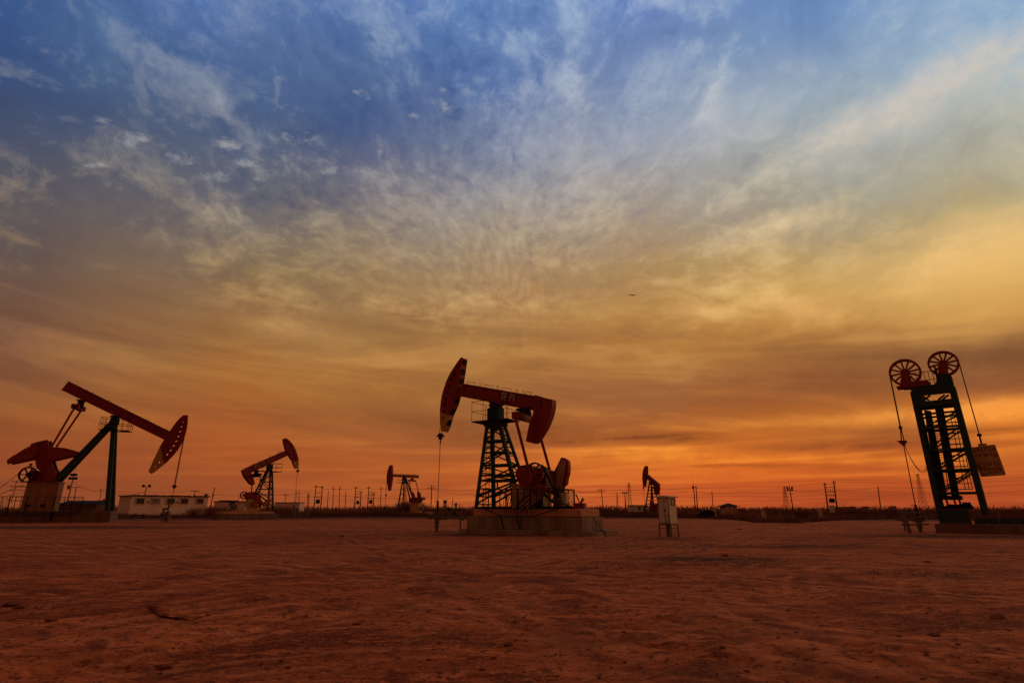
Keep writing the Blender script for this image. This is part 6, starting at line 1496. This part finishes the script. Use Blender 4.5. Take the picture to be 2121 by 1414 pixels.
# ------------------------------------------------------------------ brush
def blades(name, label, cat, n, place, hfun, wfun, mat, seed, kind=None, group=None, origin=None, lean=.25):
    r_ = np.random.RandomState(seed); pts = place(r_, n); m = len(pts); h = hfun(r_, pts); wd = wfun(r_, pts)
    a = r_.uniform(0, math.pi, m); ln = r_.normal(0, lean, (m, 2))*h[:, None]
    d = np.stack([np.cos(a), np.sin(a)], 1)*wd[:, None]/2
    V = np.zeros((m, 4, 3)); V[:, 0, :2] = pts[:, :2]-d; V[:, 1, :2] = pts[:, :2]+d; V[:, 2, :2] = pts[:, :2]+ln+d*.35; V[:, 3, :2] = pts[:, :2]+ln-d*.35
    z0 = pts[:, 2]; V[:, 0, 2] = V[:, 1, 2] = z0; V[:, 2, 2] = V[:, 3, 2] = z0+h
    o = origin or Vector((0, 0, 0)); V -= np.array([o.x, o.y, o.z])
    me = bpy.data.meshes.new(name); me.vertices.add(m*4); me.vertices.foreach_set('co', V.ravel()); me.loops.add(m*4); me.loops.foreach_set('vertex_index', np.arange(m*4)); me.polygons.add(m)
    me.polygons.foreach_set('loop_start', np.arange(m)*4); me.polygons.foreach_set('loop_total', np.full(m, 4)); me.update(calc_edges=True); me.materials.append(mat)
    ob = bpy.data.objects.new(name, me); COL.objects.link(ob); ob.location = o; tag(ob, label, cat, group, kind); return ob
def edge_depth(az):   # where the bare yard ends, seen along a bearing (degrees)
    px = 1060.5+1201*np.tan(np.radians(az))
    xs = [-200, 0, 250, 450, 640, 700, 800, 900, 1250, 1400, 1500, 1560, 1650, 1720, 1850, 2000, 2300]
    ds = [98, 98, 98, 100, 104, 112, 116, 108, 108, 100, 88, 64, 62, 76, 88, 80, 78]
    return np.interp(px, xs, ds)
def belt(dmin, dmax):
    def f(r_, n):
        az = r_.uniform(-52, 52, n); e = edge_depth(az)+np.sin(az*.9)*2+r_.normal(0, 1.5, n); t = r_.uniform(0, 1, n)**1.6
        dep = e*dmin+(dmax-e*dmin)*t; x = dep*np.tan(np.radians(az)); return np.stack([x, dep, np.zeros(n)], 1)
    return f
hn = lambda p, s: np.array([mn.noise(Vector((a*s, b*s, 5))) for a, b in p[:, :2]])
tag(blades('dry_brush', 'belt of dark dry brush along the horizon behind the yard', 'brush', 52000, belt(1.0, 210), lambda r_, p: np.clip(.42+.85*hn(p, .11)+.7*hn(p, .03)+r_.normal(0, .2, len(p)), .08, 1.6)*np.clip(p[:, 1]/150, .6, 1.35), lambda r_, p: r_.uniform(.05, .16, len(p))*p[:, 1]/90, M['brushdark'], 1), kind='stuff')
tag(blades('dry_reeds', 'reddish dry reeds mixed through the brush belt', 'reeds', 26000, belt(1.03, 330), lambda r_, p: np.clip(.55+.9*np.maximum(0, hn(p, .05))+r_.normal(0, .25, len(p)), .1, 2.6)*np.clip(p[:, 1]/130, .6, 1.6), lambda r_, p: r_.uniform(.03, .09, len(p))*p[:, 1]/90, M['brush'], 2), kind='stuff')
tag(blades('far_scrub', 'dark line of far scrub and treetops on the skyline', 'scrub', 16000, belt(3.6, 800), lambda r_, p: np.clip(2.2+2.2*hn(p, .03)+r_.normal(0, .7, len(p)), .4, 6.)*np.clip(p[:, 1]/400, .6, 1.6), lambda r_, p: r_.uniform(.3, .9, len(p)), M['brush'], 3), kind='stuff')
tag(blades('yard_edge_grass', 'short dry grass thinning out where the bare yard ends', 'grass', 14000, lambda r_, n: np.stack([(lambda az, dep: dep*np.tan(np.radians(az)))(az := r_.uniform(-52, 52, n), dep := edge_depth(az)*(1-np.abs(r_.normal(0, .035, n)))), dep, np.zeros(n)], 1), lambda r_, p: np.abs(r_.normal(.10, .12, len(p)))+.03, lambda r_, p: r_.uniform(.04, .12, len(p)), M['brushdark'], 4), kind='stuff')
def tufts(r_, n):
    spots = [(1480,1160,1.4,.5), (1530,1150,.8,.3), (1440,1172,.9,.3), (1620,1131,2.6,.5), (1560,1127,.9,.3), (1900,1188,.6,.2), (1250,1180,.5,.2)]
    out = np.zeros((n, 3))
    for k in range(n):
        s = spots[r_.randint(len(spots))]; p = gnd(s[0], s[1]); out[k] = (p.x+r_.normal(0, s[2]), p.y+r_.normal(0, s[3]), 0); out[k, 2] = hgt(out[k, 0], out[k, 1])
    return out
tag(blades('dead_grass', 'sparse dead grass tufts on the dark patches of soil right of the cabinet', 'grass', 900, tufts, lambda r_, p: np.abs(r_.normal(.018, .016, len(p)))+.006, lambda r_, p: r_.uniform(.008, .025, len(p)), M['brushdark'], 9), kind='stuff')
def bush(label, px, ytop, depth, w_, n, seed, mat='brush', sq=1.0):
    T = at(px, ytop, depth); H = T.z; o = Vector((T.x, depth, 0))
    root = thing('bush', label, 'bush', o, 0, 'bare bushes in the brush belt')
    r2 = np.random.RandomState(seed)
    # bare twiggy dome: stems fanning from the foot, twigs at their ends
    V = []; F = []
    def quad(p, q, w):
        d = np.array(q)-np.array(p); a = r2.uniform(0, 6.28); s = np.array([math.cos(a), math.sin(a), 0])*w/2; b = len(V); V.extend([p-s, p+s, q+s*.4, q-s*.4]); F.append((b, b+1, b+2, b+3))
    for k in range(n):
        th = r2.uniform(0, 6.28); ph = r2.beta(2, 2)*1.35; L_ = H*(.72+.28*r2.rand())
        base = np.array([r2.normal(0, w_*.22), r2.normal(0, w_*.2), 0.])
        tipv = base+np.array([math.cos(th)*math.sin(ph)*w_*.42, math.sin(th)*math.sin(ph)*w_*.42, L_*math.cos(ph*.72)]); tipv[2] = max(tipv[2], .3)
        mid = base*.5+tipv*.5+r2.normal(0, .1*H, 3)*np.array([1, 1, .3])
        quad(base, mid, .07*H/3); quad(mid, tipv, .05*H/3)
        for j in range(5):
            s_ = mid+(tipv-mid)*r2.rand(); e_ = s_+r2.normal(0, .12*H, 3)+np.array([0, 0, .10*H]); quad(s_, e_, .035*H/3)
    m_ = MB(); m_.v = [tuple(v) for v in V]; m_.f = F; m_.m = [0]*len(F); m_.s = [False]*len(F); m_.build('crown', M[mat], root)
    m_ = MB()
    for k in range(5): a = k*1.3; m_.tube([(math.cos(a)*.1, math.sin(a)*.1, -.1), (math.cos(a)*w_*.12, math.sin(a)*w_*.12, H*.45)], [.06, .03], 5)
    m_.build('stem', M['pole'], root)
bush('large round bare bush behind the legs of the yellow-beamed pumpjack', 841, 1036, 140, 4.6, 420, 1)
bush('bare bush behind the gearbox of the yellow-beamed pumpjack', 874, 1040, 140, 3.4, 260, 2)
bush('wide reddish bush left of the yellow-beamed pumpjack', 800, 1046, 140, 9, 420, 3)
bush('low bush further left, under the bare posts', 772, 1047, 145, 8, 320, 4)
bush('reddish bush right of the Q76-93 tower foot', 580, 1046, 125, 6.5, 420, 5)
bush('smaller bush between the second wellhead and the low pale building', 600, 1049, 125, 4.5, 260, 6)
bush('big reddish bush at the right end of the long white building', 446, 1047, 100, 5.0, 520, 7)
bush('bush in front of the low pale house', 468, 1049, 105, 4.4, 320, 8)
bush('bush against the long white building near its right end', 402, 1050, 100, 2.2, 200, 9)
bush('small dark tree on the skyline beside the two-armed pole', 1245, 1050, 190, 3.0, 200, 10, 'brushdark')
bush('low dark bush left of the leaning transformer frame', 1662, 1056, 90, 3.0, 260, 11, 'brushdark')
bush('low bush right of the leaning transformer frame', 1765, 1053, 110, 5.0, 260, 12, 'brushdark')
bush('low bush behind the right-hand wellhead', 1850, 1053, 110, 6.0, 260, 13, 'brushdark')

# ------------------------------------------------------------------ loose stones and clods
def stone_mesh(name, seed, mat, flat=.55):
    r_ = random.Random(seed); bm = bmesh.new(); bmesh.ops.create_icosphere(bm, subdivisions=3, radius=.5)
    for v in bm.verts:
        n_ = mn.noise(v.co*2.3+Vector((seed, 0, 0)))*.55+mn.noise(v.co*6+Vector((0, seed, 0)))*.3; v.co *= 1+n_; v.co.z *= flat; v.co.x *= r_.uniform(1, 1.02)
    me = bpy.data.meshes.new(name); bm.to_mesh(me); bm.free(); me.materials.append(mat); return me
def low(me):
    bm = bmesh.new(); bm.from_mesh(me); bmesh.ops.dissolve_limit(bm, angle_limit=R(24), verts=bm.verts, edges=bm.edges); m2 = me.copy(); bm.to_mesh(m2); bm.free(); return m2
stones = [stone_mesh('stone', s, M['rock']) for s in range(5)]; clods = [stone_mesh('clod', s+20, M['clod'], .5) for s in range(4)]
lows = [low(m_) for m_ in stones[:2]]; lowc = [low(m_) for m_ in clods[:2]]
def scatter(name, label, cat, n, area, meshes, smin, smax, seed):
    """countless pebbles: one mesh"""
    r_ = random.Random(seed); V = []; F = []
    for k in range(n):
        x, y = area(r_); me = r_.choice(meshes); s = smin*(smax/smin)**(r_.random()**2.2); rot = Matrix.Rotation(r_.uniform(0, 6.28), 3, 'Z'); b = len(V); z = hgt(x, y)
        for v in me.vertices: p = rot@(v.co*s); V.append((p.x+x, p.y+y, p.z+z+s*.12))
        for p in me.polygons: F.append(tuple(i+b for i in p.vertices))
    m_ = bpy.data.meshes.new(name); m_.from_pydata(V, [], F); m_.materials.append(meshes[0].materials[0]); o = bpy.data.objects.new(name, m_); COL.objects.link(o); tag(o, label, cat, kind='stuff')
def ga(x0, x1, y0, y1): 
    def f(r_): p = gnd(r_.uniform(x0, x1), lerp(y0, y1, r_.random()**1.0)); return p.x, p.y
    return f
scatter('pale_gravel', 'pale gravel strewn between the G6-P1 foundation and the cabinet', 'gravel', 420, ga(1180, 1480, 1112, 1140), lows[:2], .03, .12, 1)
scatter('small_stones', 'small dark stones scattered over the bare yard', 'gravel', 520, ga(-50, 2170, 1100, 1414), lowc[:2], .012, .05, 2)
rc = random.Random(77); NEST = []
for _ in range(90): a_ = rc.uniform(-48, 48); d_ = 2.4*(16**rc.random()); NEST.append((d_*math.tan(R(a_)), d_, rc.uniform(.1, .9)*(.3+d_*.06)))
def crumbs(r_):
    if r_.random() < .35: a = r_.uniform(-48, 48); d = 2.4*(16**r_.random()); return d*math.tan(R(a)), d
    x, y, s = r_.choice(NEST); return x+r_.gauss(0, s*1.6), y+r_.gauss(0, s)
scatter('earth_crumbs', 'fine crumbs of earth covering the near ground', 'gravel', 2200, crumbs, lowc[:2], .006, .024, 3)
for i, (px, py, s, k, lab) in enumerate(((22,1252,.17,1,'dark clod at the left edge of the yard, left of two'),(42,1257,.12,1,'smaller dark clod beside the one at the left edge'),(105,1286,.10,1,'lone clod right of the pair at the left edge'),(709,1110,.24,1,'dark clod lying left of the G6-P1 wellhead'),(776,1089,.25,0,'pale stone lying left of the G6-P1 wellhead, further off'),(1532,1095,.25,1,'dark clod on the bare yard behind and right of the cabinet'),(1503,1152,.2,1,'dark lump of earth right of the cabinet'),(1920,1163,.14,1,'small dark clod before the tower pumping unit'),(1052,1330,.08,1,'small dark clod in the bottom centre of the yard'),(740,1290,.09,1,'small clod left of the bottom centre'),(345,1376,.1,1,'clod at the bottom left in front of the broken crust'),(2068,1285,.12,1,'small clod near the right edge'),(1470,1161,.12,0,'small pale stone on the dark soil right of the cabinet'),(1934,1320,.09,1,'small clod at the lower right'))):
    o = bpy.data.objects.new('clod' if k else 'stone', (clods if k else stones)[i % 4]); COL.objects.link(o); g_ = gnd(px, py); o.location = (g_.x, g_.y, hgt(g_.x, g_.y)+s*.1); o.scale = (s*1.3, s, s*.8); o.rotation_euler = (0, 0, i*1.7)
    tag(o, lab, 'clod' if k else 'stone', 'loose lumps lying on the yard')
def crust():
    q_ = ((292,1252),(300,1255),(308,1259),(317,1265),(325,1269),(333,1273),(342,1277),(352,1278.5),(362,1279),(372,1278.5),(384,1279),(396,1281),(408,1282.5),(422,1284))
    p = [gnd(*q) for q in q_]; o = p[6].copy()
    root = thing('broken_crust', 'jagged ridge of broken earth crust with a dark gap under its edge, lower left', 'earth crust', o, 0)
    hs = [.015,.06,.09,.085,.10,.075,.085,.06,.065,.04,.045,.03,.02,.005]; V = []; F = []; r_ = random.Random(4); n = len(p)
    for q, h in zip(p, hs):
        q = q-o; j = lambda a: r_.uniform(-a, a)
        V += [(q.x+j(.02), q.y-.10+j(.03), h*.55), (q.x+j(.02), q.y-.05+j(.04), h), (q.x+j(.03), q.y+.05+j(.03), h+j(.012)), (q.x+j(.03), q.y+.16+j(.05), h*.55+j(.01)), (q.x, q.y+.38+j(.06), -.02), (q.x, q.y+.03, h*.35), (q.x, q.y+.05, -.06)]
    for i in range(n-1):
        a, b = i*7, (i+1)*7
        for k in range(4): F.append((a+k, b+k, b+k+1, a+k+1))
        F += [(a, a+5, b+5, b), (a+5, a+6, b+6, b+5)]
    m_ = MB(); m_.add(V, F); m_.build('lip', ground.data.materials[0], root)
    m_ = MB()
    for k in range(16):
        i = r_.randrange(n-1); c = p[i]-o+Vector((r_.uniform(-.05, .15), r_.uniform(-.22, -.02), .015)); s = r_.uniform(.02, .06); me = clods[k % 4]
        m_.add([c+Matrix.Rotation(k, 3, 'Z')@(v.co*s) for v in me.vertices], [tuple(f.vertices) for f in me.polygons])
    m_.build('loose_crumbs', M['clod'], root)['kind'] = 'stuff'
    root.location.z = hgt(o.x, o.y); root.scale = (.75, .75, .75)
crust()
